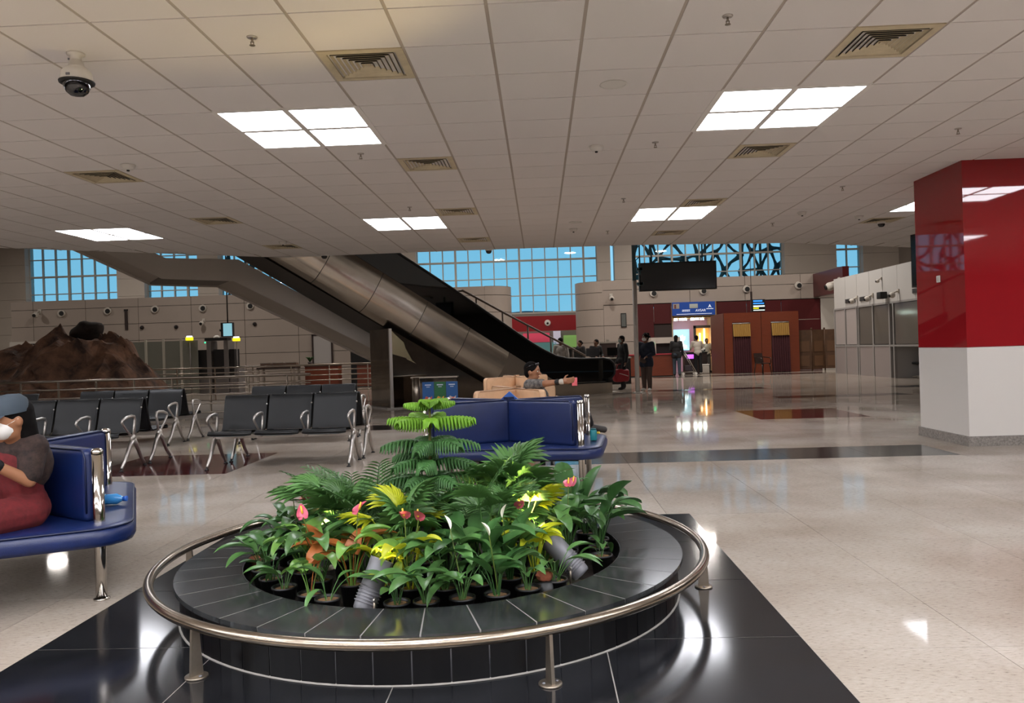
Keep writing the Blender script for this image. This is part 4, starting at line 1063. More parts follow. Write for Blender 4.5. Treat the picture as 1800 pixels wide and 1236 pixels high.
for (ta, tb_, za, zb) in ((6.15, 6.55, 1.15, 1.72), (5.95, 6.2, 1.02, 1.30)):
    pl.add([(ta, .108, za), (tb_, .112, za + .12), (tb_ + .02, .112, zb + .1), (ta + .1, .108, zb - .2)], [(0, 1, 2, 3)])
tag(pl.build('loose_film', mat('film', '#b8ad8c', .25, metal=.8), sup), 'peeling pale protective film', None, None, 'stuff')
# ---- stair behind the escalator
sr = thing('stair_flight', 'grey stair flight with a landing behind the escalator', 'stairs', (EP0[0], EP0[1], 0), ER)
bot = [(3.3, .03), (6.21, 1.47), (9.53, 3.11), (11.08, 3.13), (13.6, 4.35)]
top = [(13.6, 4.85), (11.0, 3.60), (9.4, 3.62), (6.1, 1.83), (2.6, .03)]
MB().prism(bot + top, -2.26, -2.20, 'Y').build('near_stringer', mat('stair_paint', '#c8bfb4', .5), sr)
MB().prism(bot + top, -4.06, -4.0, 'Y').build('far_stringer', MATS['stair_paint'], sr)
sf = MB()
for (a, b2) in zip(bot[:-1], bot[1:]): sf.add([(a[0], -2.26, a[1] + .06), (b2[0], -2.26, b2[1] + .06), (b2[0], -4.0, b2[1] + .06), (a[0], -4.0, a[1] + .06)], [(0, 1, 2, 3)])
sf.build('stair_soffit', mat('stair_soffit', '#c4bbb0', .7), sr)
stp = [(2.9, .05)]; t, z = 2.9, .05
while t < 9.2: stp += [(t, z + .155), (t + .31, z + .155)]; t += .31; z += .155
stp += [(11.1, z), (11.1, z - .15), (9.4, z - .15), (3.3, .08)]
MB().prism(stp, -4.0, -2.26, 'Y').build('treads', mat('tread', '#6f665e', .6), sr)
MB().tube([(11.0, -2.23, 3.56), (9.43, -2.23, 3.57), (6.15, -2.23, 1.80), (3.0, -2.23, .2)], .03, 8).build('edge_trim', M['cast_alu'], sr)
# ---- slim stair rail on the far side
sr2 = thing('stair_railing', 'slim brown handrail with posts descending beyond the escalator', 'railing', (EP0[0], EP0[1], 0), ER)
MB().tube([(3.05, -3.4, 3.02), (2.75, -3.4, 3.06), (2.45, -3.4, 2.93), (1.38, -3.4, 2.42), (-1.5, -3.4, 1.10), (-1.7, -3.4, 1.0)], .035, 8).build('handrail', mat('rail_brown', '#5a4a3f', .4), sr2)
for t in (2.3, 1.4, .5, -.35, -1.2):
    z = 2.42 + (t - 1.38) * .459
    MB().cyl((t, -3.4, z), (t, -3.4, max(z - .95, 0)), .028, n=8).build('rail_post', MATS['rail_brown'], sr2)
MB().prism([(-2.2, 0), (-1.2, .28), (2.4, 2.0), (2.4, 1.7), (-.9, 0)], -3.46, -3.34, 'Y').build('stringer', M['esc_black'], sr2)
for t, z in ((2.2, 1.7), (.6, .9)): MB().bx(t - .05, t + .05, -3.45, -3.35, 0, z).build('stringer_leg', M['esc_black'], sr2)

# ---- recycling bin with three posters
bn = thing('recycling_bin', 'steel recycling bin with blue and green posters under the escalator', 'bin', (-2.43, 18.0, 0), .02)
MB().bx(-.50, .52, -.16, .16, .03, .70).build('bin_body', M['esc_pillar_steel'], bn)
MB().cyl((-.40, -.17, 0), (-.40, -.17, .72), .085, n=16).build('ash_post', M['brushed_steel'], bn)
MB().bx(-.52, .54, -.18, .18, .70, .73).build('bin_lid', M['brushed_steel'], bn)
for q, (c, i1, i2) in enumerate((('#1c5c9e', '#d9654f', '#e9e3d8'), ('#1f6b3a', '#e0a03a', '#3f9a4a'), ('#1c5c9e', '#e6cfc0', '#d9654f'))):
    x = -.13 + q * .27
    p = MB().bx(x - .131, x + .131, -.178, -.165, .12, .61).build('poster', mat('poster_' + c[1:], c, .4), bn)
    MB().prism([(x - .09, .22), (x - .02, .17), (x + .07, .20), (x + .09, .29), (x + .03, .25), (x - .05, .29)], -.186, -.178, 'Y').build('picture', mat('pic_' + i1[1:], i1, .5), p)
    MB().sphere((x + .02, -.182, .235), (.045, .006, .03), 10, 6).build('picture', mat('pic_' + i2[1:], i2, .5), p)
    MB().bx(x - .07, x + .07, -.183, -.178, .53, .555).bx(x - .04, x + .04, -.183, -.178, .49, .505).build('caption', mat('caption', '#c9d6e6', .5), p)

# ================================================================ ISLAND BENCHES
def cushion(mb, cx_, cy_, L_, th, z0, z1, ang, r=.03):
    """upright padded panel along x from 0 to L_"""
    return mb
def make_bench(label, m_l, m_p, with_posts=True, group=None, pr=.030, pair=False):
    b = thing('island_bench', label, 'bench', (0, 0, 0), 0, group)
    # seat: rounded rectangle with soft rim
    hx, hy, rr = .90, .60, .22
    ring = []
    for cx_, cy_, a0 in ((hx - rr, hy - rr, 0), (-hx + rr, hy - rr, PI / 2), (-hx + rr, -hy + rr, PI), (hx - rr, -hy + rr, 1.5 * PI)):
        for q in range(7): a = a0 + PI / 2 * q / 6; ring.append((cx_, cy_, a))
    def seat_pt(i, j):
        cx_, cy_, a = ring[i]
        prof = [(-.055, .315), (-.012, .322), (0, .345), (.002, .385), (-.018, .418), (-.06, .428), (-.20, .424)]
        if j < len(prof):
            r = rr + prof[j][0]; z = prof[j][1]
            return (cx_ + r * math.cos(a), cy_ + r * math.sin(a), z)
    n = len(ring)
    mb = MB().grid(seat_pt, n, 7, closed_u=True)
    o = len(mb.v) - n
    mb.f.append(tuple(o + i for i in range(n))); mb.sm.append(False)
    mb.f.append(tuple(range(n))[::-1]); mb.sm.append(False)
    st_ = mb.build('seat', m_l, b)
    MB().tube([(ring[i][0] + (rr - .012) * math.cos(ring[i][2]), ring[i][1] + (rr - .012) * math.sin(ring[i][2]), .417) for i in range(n)], .006, 6, closed=True).build('piping', m_p, st_)
    MB().bx(-.70, .70, -.40, .40, .285, .316).build('seat_frame', M['black_matte'], b)
    # four padded back panels meeting in the middle
    px, py = .71, .42
    Lp = math.hypot(px, py)
    for sx in (-1, 1):
        for sy in (-1, 1):
            an = math.atan2(sy * py, sx * px); Rm = Matrix.Rotation(an, 3, 'Z')
            c = Rm @ Vector((.02 + (Lp - .09) / 2, 0, .62))
            bk = MB().rbox(c, (Lp - .06, .085, .405), .035, M=Rm, seg=4).build('backrest', m_l, b)
            for s_ in (-1, 1):
                pts = [Rm @ Vector((x, s_ * .036, z)) for x, z in ((.06, .818), (Lp - .10, .818), (Lp - .075, .80), (Lp - .062, .77), (Lp - .062, .47))]
                MB().tube(pts, .005, 5).build('piping', m_p, bk)
            if with_posts:
                for dy in ((-.021, .021) if pair else (0.0,)):
                    p = Rm @ Vector((Lp, dy, 0))
                    MB().cyl((p.x, p.y, .01), (p.x, p.y, .80), pr, n=18).build('post', M['chrome'], b)
                    MB().lathe([(pr * 1.06, .80), (pr * 1.1, .812), (pr * .8, .826), (0, .83)], (p.x, p.y, 0), 18).build('post_cap', M['chrome'], b)
                    MB().lathe([(0, 0), (pr * 1.4, 0), (pr * 1.4, .008), (pr * 1.03, .012)], (p.x, p.y, 0), 18).build('foot', M['chrome'], b)
            else:
                p = Rm @ Vector((Lp - .12, 0, 0))
                MB().cyl((p.x, p.y, 0), (p.x, p.y, .32), .03, n=12).build('leg', M['chrome'], b)
    MB().prism([(-.05, .0), (0, -.05), (.05, 0), (0, .05)], .43, .845).build('back_core', m_p, b)
    return b
bl_c = make_bench('blue padded island bench standing behind the planter', M['blue_leather'], M['blue_piping'], pr=.017, pair=True)
bl_c.location = (-.31, 7.52, 0); bl_c.rotation_euler = (0, 0, math.radians(-7.5))
tip = MB().add([(-.11, .03, .80), (.10, .05, .80), (.0, .03, .895), (-.11, .06, .80), (.10, .08, .80), (0.0, .06, .895)], [(0, 1, 2), (3, 5, 4), (0, 2, 5, 3), (1, 4, 5, 2), (0, 3, 4, 1)]).build('headrest_tip', mat('blue_light', '#3a66b4', .4), bl_c)
bl_l = make_bench('blue padded island bench with thick chrome posts at the left edge', M['blue_leather'], M['blue_piping'])
bl_l.location = (-3.14, 4.68, 0); bl_l.rotation_euler = (0, 0, math.radians(117.5))
be1 = make_bench('beige padded island bench with the lounging man', M['beige_leather'], mat('beige_piping', '#b8916f', .5), False, 'beige island benches')
be1.location = (-.30, 9.72, 0); be1.rotation_euler = (0, 0, math.radians(84))
be2 = dup(be1, (-.42, 13.8, 0), math.radians(78), 'beige padded island bench farthest back before the escalator')
# small things lying on the benches
wb = thing('water_bottle', 'blue capped water bottle lying on the left bench', 'bottle', (-2.665, 4.72, .428), math.radians(8))
MB().lathe([(0, -.11), (.03, -.11), (.033, -.10), (.031, .03), (.033, .06), (.014, .095), (.012, .10)], (0, 0, .034), 18, M=Matrix.Rotation(PI / 2, 3, 'Y')).build('bottle_body', mat('bottle_blue', '#3f93d6', .12, spec=.7), wb)
MB().cyl((.098, 0, .034), (.122, 0, .034), .016, n=14).build('cap', mat('cap_blue', '#1a5fc0', .4), wb)
MB().lathe([(.0335, -.06), (.0335, .0)], (0, 0, .034), 18, M=Matrix.Rotation(PI / 2, 3, 'Y')).build('bottle_label', mat('bottle_label', '#bfe0f2', .4), wb)
tc = thing('teal_tumbler', 'small teal tumbler on the blue bench behind the planter', 'cup', (.47, 7.33, .431))
MB().rbox((0, 0, .05), (.06, .06, .10), .012).build('tumbler_body', mat('teal', '#1f7f88', .4), tc); MB().rbox((0, 0, .105), (.05, .05, .012), .004).build('lid', mat('teal_dark', '#145a60', .4), tc)
MB().rbox((.045, 0, .07), (.03, .02, .022), .006).build('tag', mat('tag_yellow', '#d8b43a', .5), tc)

# ================================================================ BLACK STEEL SEAT ROWS
def make_row(label, nseat=3):
    r = thing('seat_row', label, 'seats', (0, 0, 0), 0, 'black steel seat rows')
    W = .555; x0 = -nseat * W / 2
    MB().bx(x0 - .02, x0 + nseat * W + .02, -.03, .05, .335, .385).build('beam', M['cast_alu'], r)
    prof_s = [(-.275, .400), (-.265, .425), (-.24, .436), (-.12, .428), (.02, .408), (.12, .402), (.165, .415)]
    prof_b = [(.165, .418), (.19, .45), (.225, .55), (.255, .66), (.285, .76), (.31, .82), (.325, .826)]
    for q in range(nseat):
        cx_ = x0 + (q + .5) * W; h = W / 2 - .022
        for nm, prof in (('seat', prof_s), ('backrest', prof_b)):
            def P(i, j, prof=prof, nm=nm):
                y, z = prof[j]; k = (i - 3) / 3.0
                lip = .012 if abs(k) == 1 else 0
                return (cx_ + k * h, y - (lip if nm == 'backrest' else 0), z + (lip if nm == 'seat' else 0))
            def P2(i, j, prof=prof, nm=nm):
                y, z = P(i, j)[1:]; x = P(i, j)[0]
                return (x, y + (.016 if nm == 'backrest' else 0), z - (.016 if nm == 'seat' else .0))
            pt = MB().grid(P, 7, 7).grid(P2, 7, 7).build(nm, M['black_seat'], r)
            if nm == 'backrest':
                for s_ in (-1, 1):
                    MB().tube([(cx_ + s_ * h, y + .004, z) for y, z in prof], .013, 6).build('side_rim', M['black_edge'], pt)
                MB().tube([(cx_ - h, .333, .826), (cx_ + h, .333, .826)], .012, 6).build('top_rim', M['black_edge'], pt)
                MB().sphere((cx_ + h + .012, .26, .72), .011, 8, 6).build('bolt', M['cast_alu'], pt)
            else:
                MB().tube([(cx_ - h, -.27, .412), (cx_ + h, -.27, .412)], .014, 6).build('front_rim', M['black_edge'], pt)
        MB().bx(cx_ - .03, cx_ + .03, -.06, .10, .385, .405).build('bracket', M['cast_alu'], r)
    for q in range(nseat + 1):
        x = x0 + q * W
        # armrest: looped cast arm with a rounded top
        MB().tube([(x, .03, .38), (x, .055, .50), (x, .075, .585), (x, .06, .622), (x, .0, .632), (x, -.12, .622), (x, -.205, .595), (x, -.225, .572), (x, -.205, .545), (x, -.12, .47), (x, -.03, .395)], [.022, .021, .021, .021, .019, .019, .019, .018, .015, .014, .018], 8, flat=.75).build('armrest', M['cast_alu'], r)
        if q in (0, nseat):
            lg_ = MB()
            lg_.tube([(x, .02, .36), (x, -.06, .28), (x, -.17, .12), (x, -.265, .03)], [.034, .026, .021, .018], 8)
            lg_.tube([(x, .02, .36), (x, .09, .28), (x, .19, .12), (x, .275, .03)], [.034, .026, .021, .018], 8)
            lg_.sphere((x, .01, .365), (.034, .05, .05), 12, 8)
            lo = lg_.build('leg', M['cast_alu'], r)
            for yy in (-.275, .285):
                MB().lathe([(0, 0), (.026, 0), (.024, .010), (.010, .016), (.010, .04), (0, .04)], (x, yy, 0), 12).build('foot_pad', M['black_matte'], lo)
        else:
            MB().rbox((x, .0, .375), (.05, .10, .06), .012).build('arm_clamp', M['cast_alu'], r)
    return r
r0 = make_row('black steel three-seat row facing the camera, nearest, right group')
r0.location = (-3.08, 9.33, 0); r0.rotation_euler = (0, 0, .0)
for x, y, rz, lb in ((-3.06, 10.02, PI, 'black steel seat row back to back with the nearest right row'),
                     (-3.72, 11.98, 0.0, 'black steel seat row one aisle behind the nearest right row'),
                     (-3.72, 12.67, PI, 'black steel seat row facing the escalator, right group'),
                     (-5.79, 9.39, 0.0, 'black steel three-seat row just behind the left blue bench'),
                     (-5.79, 10.08, PI, 'black steel seat row back to back with the left group front row'),
                     (-6.47, 11.98, 0.0, 'black steel seat row in the second line, left group'),
                     (-6.47, 12.67, PI, 'black steel seat row facing the rock mound, left group'),
                     (-8.55, 11.6, 0.0, 'black steel seat row at the far left edge')):
    dup(r0, (x, y, 0), rz, lb)
# ================================================================ ROUND PLANTER
pln = thing('round_planter', 'low round planter clad in black granite slabs', 'planter', (PCX, PCY, .005))
RO, RI, ZT = 1.335, 1.015, .207
def arc_slab(a0, a1, r0, r1, z0, z1, n=3):
    vs = []; fs = []
    for i in range(n + 1):
        a = a0 + (a1 - a0) * i / n; c, s = math.cos(a), math.sin(a)
        vs += [(r0 * c, r0 * s, z0), (r1 * c, r1 * s, z0), (r1 * c, r1 * s, z1), (r0 * c, r0 * s, z1)]
    for i in range(n):
        o = i * 4; p = o + 4
        fs += [(o, p, p + 1, o + 1), (o + 1, p + 1, p + 2, o + 2), (o + 2, p + 2, p + 3, o + 3), (o + 3, p + 3, p, o)]
    fs += [(0, 1, 2, 3), (n * 4 + 3, n * 4 + 2, n * 4 + 1, n * 4)]
    return MB().add(vs, fs)
NT, NR = 36, 54
g = .0026
me_top = arc_slab(-PI / NT + g, PI / NT - g, RI, RO, ZT - .022, ZT).mesh('top_slab', M['planter_slate'])
for i in range(NT): inst('top_slab', me_top, pln, (0, 0, 0), (0, 0, 2 * PI * i / NT))
me_ris = arc_slab(-PI / NR + g * .8, PI / NR - g * .8, 1.285, 1.31, 0.0, ZT - .022, 2).mesh('riser_slab', M['black_granite_riser'])
for i in range(NR): inst('riser_slab', me_ris, pln, (0, 0, 0), (0, 0, 2 * PI * (i + .5) / NR))
MB().lathe([(RI + .002, ZT - .021), (RO - .004, ZT - .021), (RO - .004, ZT - .0008), (RI + .002, ZT - .0008)], n=96).build('joint_bed', M['slate_joint'], pln)
MB().lathe([(1.284, 0), (1.306, 0), (1.306, ZT - .022), (1.284, ZT - .022)], n=96).build('riser_joints', M['lamp_grey'], pln)
MB().lathe([(1.314, 0), (1.318, 0.002), (1.308, .008)], n=96).build('base_grout', M['white_joint'], pln)
MB().lathe([(RI - .006, .05), (RI, .05), (RI, ZT - .002), (RI - .006, ZT - .002)], n=96).build('inner_lining', M['black_matte'], pln)
MB().lathe([(0, .10), (.6, .102), (RI - .004, .098)], n=64).build('soil_bed', M['soil'], pln)
BZ = .105           # bed level above the floor
# ---- ring rail
rr_ = thing('ring_rail', 'round brushed steel guard rail circling the planter', 'railing', (PCX, PCY, .005))
RR = 1.446
MB().tube([(RR * math.cos(2 * PI * i / 128), RR * math.sin(2 * PI * i / 128), .213) for i in range(128)], .0235, 14, closed=True).build('rail_ring', M['rail_steel'], rr_)
for i in range(6):
    a = math.radians(-5 - 60 * i); Rz = Matrix.Rotation(a, 3, 'Z')
    fin = MB()
    pr = [(-.030, .006), (.026, .006), (.016, .20), (-.016, .20)]
    vs = [Rz @ Vector((RR + x, s_ * .007, z)) for s_ in (-1, 1) for x, z in pr]
    fin.add(vs, [(0, 1, 2, 3), (7, 6, 5, 4), (0, 4, 5, 1), (1, 5, 6, 2), (2, 6, 7, 3), (3, 7, 4, 0)])
    fo = fin.build('rail_post', M['post_steel'], rr_)
    fc = Rz @ Vector((RR - .002, 0, 0))
    fl = MB().lathe([(0, 0), (.046, 0), (.046, .006), (.043, .008), (0, .008)], (fc.x, fc.y, 0), 28).build('flange', M['post_steel'], fo)
    for s_ in (-1, 1):
        bp = Rz @ Vector((RR - .002, s_ * .028, 0))
        MB().lathe([(0, .008), (.007, .008), (.007, .012), (0, .013)], (bp.x, bp.y, 0), 8).build('bolt', M['lamp_grey'], fo)

# ================================================================ PLANTS
def blade(mb, base, dirv, up, L_, W, droop, fold=.25, shape='lance', n=7, wave=0.0):
    """one leaf blade; base point, start direction, length, width, droop in radians"""
    d = Vector(dirv).normalized(); p = Vector(base)
    side = d.cross(Vector(up)); side = side.normalized() if side.length > 1e-4 else Vector((0, 1, 0))
    rows = []
    for i in range(n + 1):
        s = i / n
        if shape == 'lance': w = W * (math.sin(PI * min(1, s * .93 + .05)) ** .9) * (1.0 - .25 * s)
        elif shape == 'heart': w = W * ((1 - s) ** .75) * (1.0 if s > .08 else .86)
        elif shape == 'oval': w = W * math.sin(PI * (.04 + .94 * s)) ** .7
        else: w = W * (1 - s)
        if i == n: w = .0006
        nrm = side.cross(d).normalized()
        lift = nrm * (fold * w) + nrm * wave * math.sin(i * 2.1) * W
        rows.append((p + side * w * .5 + lift, p.copy(), p - side * w * .5 + lift))
        R = Matrix.Rotation(-droop / n, 3, side)
        d2 = R @ d
        p = p + d * (L_ / n); d = d2
    vs = [v for r in rows for v in r]
    fs = []
    for i in range(n):
        a = i * 3; b = a + 3
        fs += [(a, a + 1, b + 1, b), (a + 1, a + 2, b + 2, b + 1)]
    if shape == 'heart':      # two lobes behind the stalk
        d0 = Vector(dirv).normalized(); s0 = d0.cross(Vector(up)).normalized(); nr = s0.cross(d0)
        o = len(vs)
        for sg in (1, -1):
            vs += [Vector(base) + s0 * sg * W * .43 + nr * fold * W * .8, Vector(base) + s0 * sg * W * .33 - d0 * W * .24 + nr * fold * W * .6, Vector(base) + s0 * sg * W * .10 - d0 * W * .20]
        fs += [(0, o, o + 1, 1), (1, o + 1, o + 2, 1)[:3], (1, 2, o + 3)[:3], (1, o + 3, o + 4), (1, o + 4, o + 5)]
    mb.add(vs, fs, True)
    return mb
def leaf_mesh(name, m, pet, a0, L_, W, droop, shape, bend=.25, fold=.25, r=.0035):
    """stalk + blade in the xz plane leaning to +x; a0 lean from vertical"""
    mb = MB(); pts = []; p = Vector((0, 0, 0)); a = a0 * .45
    for i in range(5):
        pts.append(p.copy()); p = p + Vector((math.sin(a), 0, math.cos(a))) * pet / 4; a += a0 * .55 / 4
    mb.tube(pts, [r, r * .9, r * .8, r * .75, r * .7], 4, caps=False)
    a += bend
    d = Vector((math.sin(a), 0, math.cos(a)))
    blade(mb, pts[-1], d, (-math.cos(a), 0, math.sin(a)), L_, W, droop, fold, shape)
    return mb.mesh(name, m)
rl_ = random.Random(11)
def variants(name, m, n, pet, a0, L_, W, droop, shape, **k):
    out = []
    for i in range(n):
        u = rl_.uniform
        out.append(leaf_mesh(name, m, u(*pet), u(*a0), u(*L_), u(*W), u(*droop), shape, bend=u(.2, .7), **k))
    return out
LV = {
    'lily': variants('leaf', M['leaf_lily'], 8, (.08, .17), (.25, .85), (.14, .20), (.056, .078), (.5, 1.5), 'lance'),
    'lily_dark': variants('leaf', M['leaf_dark'], 6, (.09, .18), (.2, .75), (.15, .21), (.055, .078), (.4, 1.3), 'lance'),
    'broad': variants('leaf', M['leaf_dark'], 6, (.14, .24), (.1, .65), (.15, .20), (.075, .10), (.3, .9), 'oval'),
    'anth': variants('leaf', M['leaf_anth'], 6, (.12, .22), (.2, .75), (.10, .15), (.075, .105), (.9, 1.9), 'heart'),
    'anth_dark': variants('leaf', M['leaf_lily'], 6, (.12, .22), (.2, .75), (.10, .15), (.075, .105), (.9, 1.9), 'heart'),
    'rust': variants('leaf', M['leaf_rust'], 3, (.14, .20), (.2, .6), (.11, .15), (.07, .095), (.8, 1.6), 'heart'),
    'yellow': variants('leaf', M['leaf_yellow_lit'], 4, (.12, .20), (.2, .7), (.10, .15), (.06, .09), (.6, 1.4), 'heart'),
}
def fan_mesh(m, pet, a0, R, seg=17, spread=2.6, name='frond'):
    mb = MB(); pts = []; p = Vector((0, 0, 0)); a = a0 * .4
    for i in range(5):
        pts.append(p.copy()); p = p + Vector((math.sin(a), 0, math.cos(a))) * pet / 4; a += a0 * .6 / 4
    mb.tube(pts, [.004, .004, .0035, .003, .003], 4, caps=False)
    a += .45; d = Vector((math.sin(a), 0, math.cos(a))); up = Vector((-math.cos(a), 0, math.sin(a))); sd = Vector((0, 1, 0))
    for i in range(seg):
        b = (i / (seg - 1) - .5) * spread
        dv = d * math.cos(b) + sd * math.sin(b) + up * .16 * math.cos(b * 1.3)
        blade(mb, pts[-1], dv, up, R * (1 - .16 * abs(b) / spread * 2) * rl_.uniform(.92, 1.05), R * .125, rl_.uniform(.35, .8), .55, 'oval', 4)
    return mb.mesh(name, m)
def areca_mesh(m, L_, a0, droop, nl=15, ll=.12, name='frond', w=.011):
    mb = MB(); pts = []; ds = []; p = Vector((0, 0, 0)); a = a0
    N_ = 14
    for i in range(N_ + 1):
        pts.append(p.copy()); d = Vector((math.sin(a), 0, math.cos(a))); ds.append(d)
        p = p + d * L_ / N_; a += droop / N_
    mb.tube(pts, [.0045 * (1 - .7 * i / N_) for i in range(N_ + 1)], 4, caps=False)
    for k in range(nl):
        s = .28 + .72 * k / (nl - 1); f = s * N_; i = min(int(f), N_ - 1); q = pts[i].lerp(pts[i + 1], f - i); d = ds[i]
        up = Vector((-d.z, 0, d.x))
        for sg in (-1, 1):
            dv = d * .62 + Vector((0, sg, 0)) * .9 + up * .15
            blade(mb, q, dv, up, ll * (math.sin(PI * (.18 + .72 * s)) ** .7), w, rl_.uniform(.3, .7), .3, 'oval', 3)
    return mb.mesh(name, m)
FAN = [fan_mesh(M['leaf_palm'], rl_.uniform(.20, .30), rl_.uniform(.15, .8), rl_.uniform(.13, .17)) for _ in range(6)]
FANY = [fan_mesh(M['leaf_yellow_lit'], .26, .5, .14), fan_mesh(M['leaf_yellow_lit'], .22, .7, .13)]
ARE = [areca_mesh(M['leaf_areca'], rl_.uniform(.40, .52), rl_.uniform(.1, .5), rl_.uniform(.7, 1.2)) for _ in range(5)]
def pine_branch(L_, droop, m):
    """flat drooping branch with hanging comb-like twigs"""
    mb = MB(); pts = []; p = Vector((0, 0, 0)); a = PI / 2 - .35; N_ = 10; ds = []
    for i in range(N_ + 1):
        pts.append(p.copy()); d = Vector((math.sin(a), 0, math.cos(a))); ds.append(d); p = p + d * L_ / N_; a += droop / N_
    mb.tube(pts, [.0055 * (1 - .6 * i / N_) for i in range(N_ + 1)], 5, caps=False)
    nl = 11
    for k in range(nl):
        s = .12 + .88 * k / (nl - 1); f = s * N_; i = min(int(f), N_ - 1); q = pts[i].lerp(pts[i + 1], f - i)
        for sg in (-1, 1):
            ln = L_ * .42 * math.sin(PI * (.22 + .66 * s)) ** .8
            d = Vector((.55, sg * .8, -.10)).normalized()
            e = q + d * ln * .42; e2 = e + Vector((.25, sg * .25, -.95)).normalized() * ln * .62
            mb.tube([q, q.lerp(e, .6) + Vector((0, 0, .004)), e, e2], [.0075, .009, .009, .002], 4, caps=False)
    return mb.mesh('branch', m)
# Norfolk pine
npine = thing('norfolk_pine', 'tiered bright green pine rising from the middle of the planter', 'tree', (PCX - .012, PCY, BZ))
MB().tube([(0, 0, 0), (.004, 0, .3), (-.004, 0, .6), (.004, 0, .885)], [.013, .011, .009, .006], 8).build('trunk', M['bark'], npine)
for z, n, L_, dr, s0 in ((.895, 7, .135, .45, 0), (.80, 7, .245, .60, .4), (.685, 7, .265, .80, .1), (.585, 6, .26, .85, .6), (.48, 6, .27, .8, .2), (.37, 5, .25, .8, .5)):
    bm_ = [pine_branch(L_ * k, dr, M['leaf_pine_lit' if z > .75 else 'leaf_pine_unlit']) for k in (1.0, .9)]  # upper tiers take the lamp-lit colour, lower ones the unlit copy
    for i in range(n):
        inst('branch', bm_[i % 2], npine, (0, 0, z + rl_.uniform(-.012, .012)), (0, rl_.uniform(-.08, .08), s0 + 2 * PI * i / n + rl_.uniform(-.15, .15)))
MB().lathe([(0, -.002), (.085, -.002), (.10, .10), (.105, .10), (.105, .115), (.095, .115), (.092, .10), (0, .10)], n=24).build('pot', M['pot'], npine)

POT = MB().lathe([(0, 0), (.043, 0), (.055, .098), (.060, .098), (.060, .108), (.053, .108), (.051, .095)], n=20).mesh('pot', M['pot'])
SOILM = MB().lathe([(0, .096), (.03, .097), (.052, .094)], n=16).mesh('pot_soil', M['pot_soil'])
SPATHE = None
def flower_mesh():
    mb = MB(); blade(mb, (0, 0, 0), (.75, 0, .65), (-.65, 0, .75), .075, .062, .5, .35, 'heart')
    return mb.mesh('flower', M['flower_pink'])
FLOWER = flower_mesh()
SPADIX = MB().tube([(.012, 0, .012), (.03, 0, .045)], [.006, .004], 6).mesh('spadix', M['spadix'])
STALK = {}
def stalk(h):
    k = round(h, 2)
    if k not in STALK: STALK[k] = MB().tube([(0, 0, 0), (.01, 0, k * .5), (.02, 0, k)], [.0032, .003, .0028], 4, caps=False).mesh('flower_stalk', M['stem'])
    return STALK[k]
WSP = MB()
blade(WSP, (0, 0, 0), (.2, 0, 1), (-1, 0, .2), .07, .022, .25, .7, 'lance')
WSP = WSP.mesh('flower', M['flower_white'])
def plant(kind, r, deg, label, nl=9, scale=1.0, flowers=0, group=None, seed=0, mix=None, tilt=0.0):
    rd = random.Random(seed * 131 + int(deg * 7) + int(r * 1000))
    a = math.radians(deg)
    names = {'lily': ('peace_lily', 'plant'), 'lily_dark': ('peace_lily', 'plant'), 'broad': ('broad_leaf_plant', 'plant'), 'anth': ('anthurium', 'plant'), 'anth_dark': ('anthurium', 'plant'), 'yellow': ('philodendron', 'plant'), 'fan': ('fan_palm', 'palm'), 'areca': ('areca_palm', 'palm')}
    t = thing(names[kind][0], label, names[kind][1], (PCX + r * math.cos(a), PCY + r * math.sin(a), BZ), rd.uniform(0, 6.28), group)
    inst('pot', POT, t); inst('soil', SOILM, t)
    for i in range(nl):
        ph = i * 2.399 + rd.uniform(-.3, .3); s = scale * rd.uniform(.82, 1.12)
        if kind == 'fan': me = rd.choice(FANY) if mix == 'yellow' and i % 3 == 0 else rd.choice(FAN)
        elif kind == 'areca': me = rd.choice(ARE)
        else:
            me = rd.choice(LV[kind])
            if mix and i % 3 == 0 and mix in LV: me = rd.choice(LV[mix])
        inst('frond' if kind in ('fan', 'areca') else 'leaf', me, t, (.012 * math.cos(ph), .012 * math.sin(ph), .094), (rd.uniform(-.12, .12), rd.uniform(-.15, .12) + tilt, ph), (s, s, s))
    for i in range(abs(flowers)):
        ph = rd.uniform(0, 6.28); h = rd.uniform(.24, .31) * scale
        sk = inst('flower_stalk', stalk(h), t, (.01, 0, .094), (0, rd.uniform(0, .25), ph))
        if flowers > 0:
            fl_ = inst('flower', FLOWER, sk, (.02, 0, round(h, 2)), (0, rd.uniform(-.3, .2), rd.uniform(-2.5, 2.5)))
            # spadix rides on the flower as one small mesh beside it
            inst('spadix', SPADIX, sk, (.02, 0, round(h, 2)), fl_.rotation_euler)
        else: inst('flower', WSP, sk, (.02, 0, round(h, 2)), (0, .1, rd.uniform(0, 6.28)))
    return t
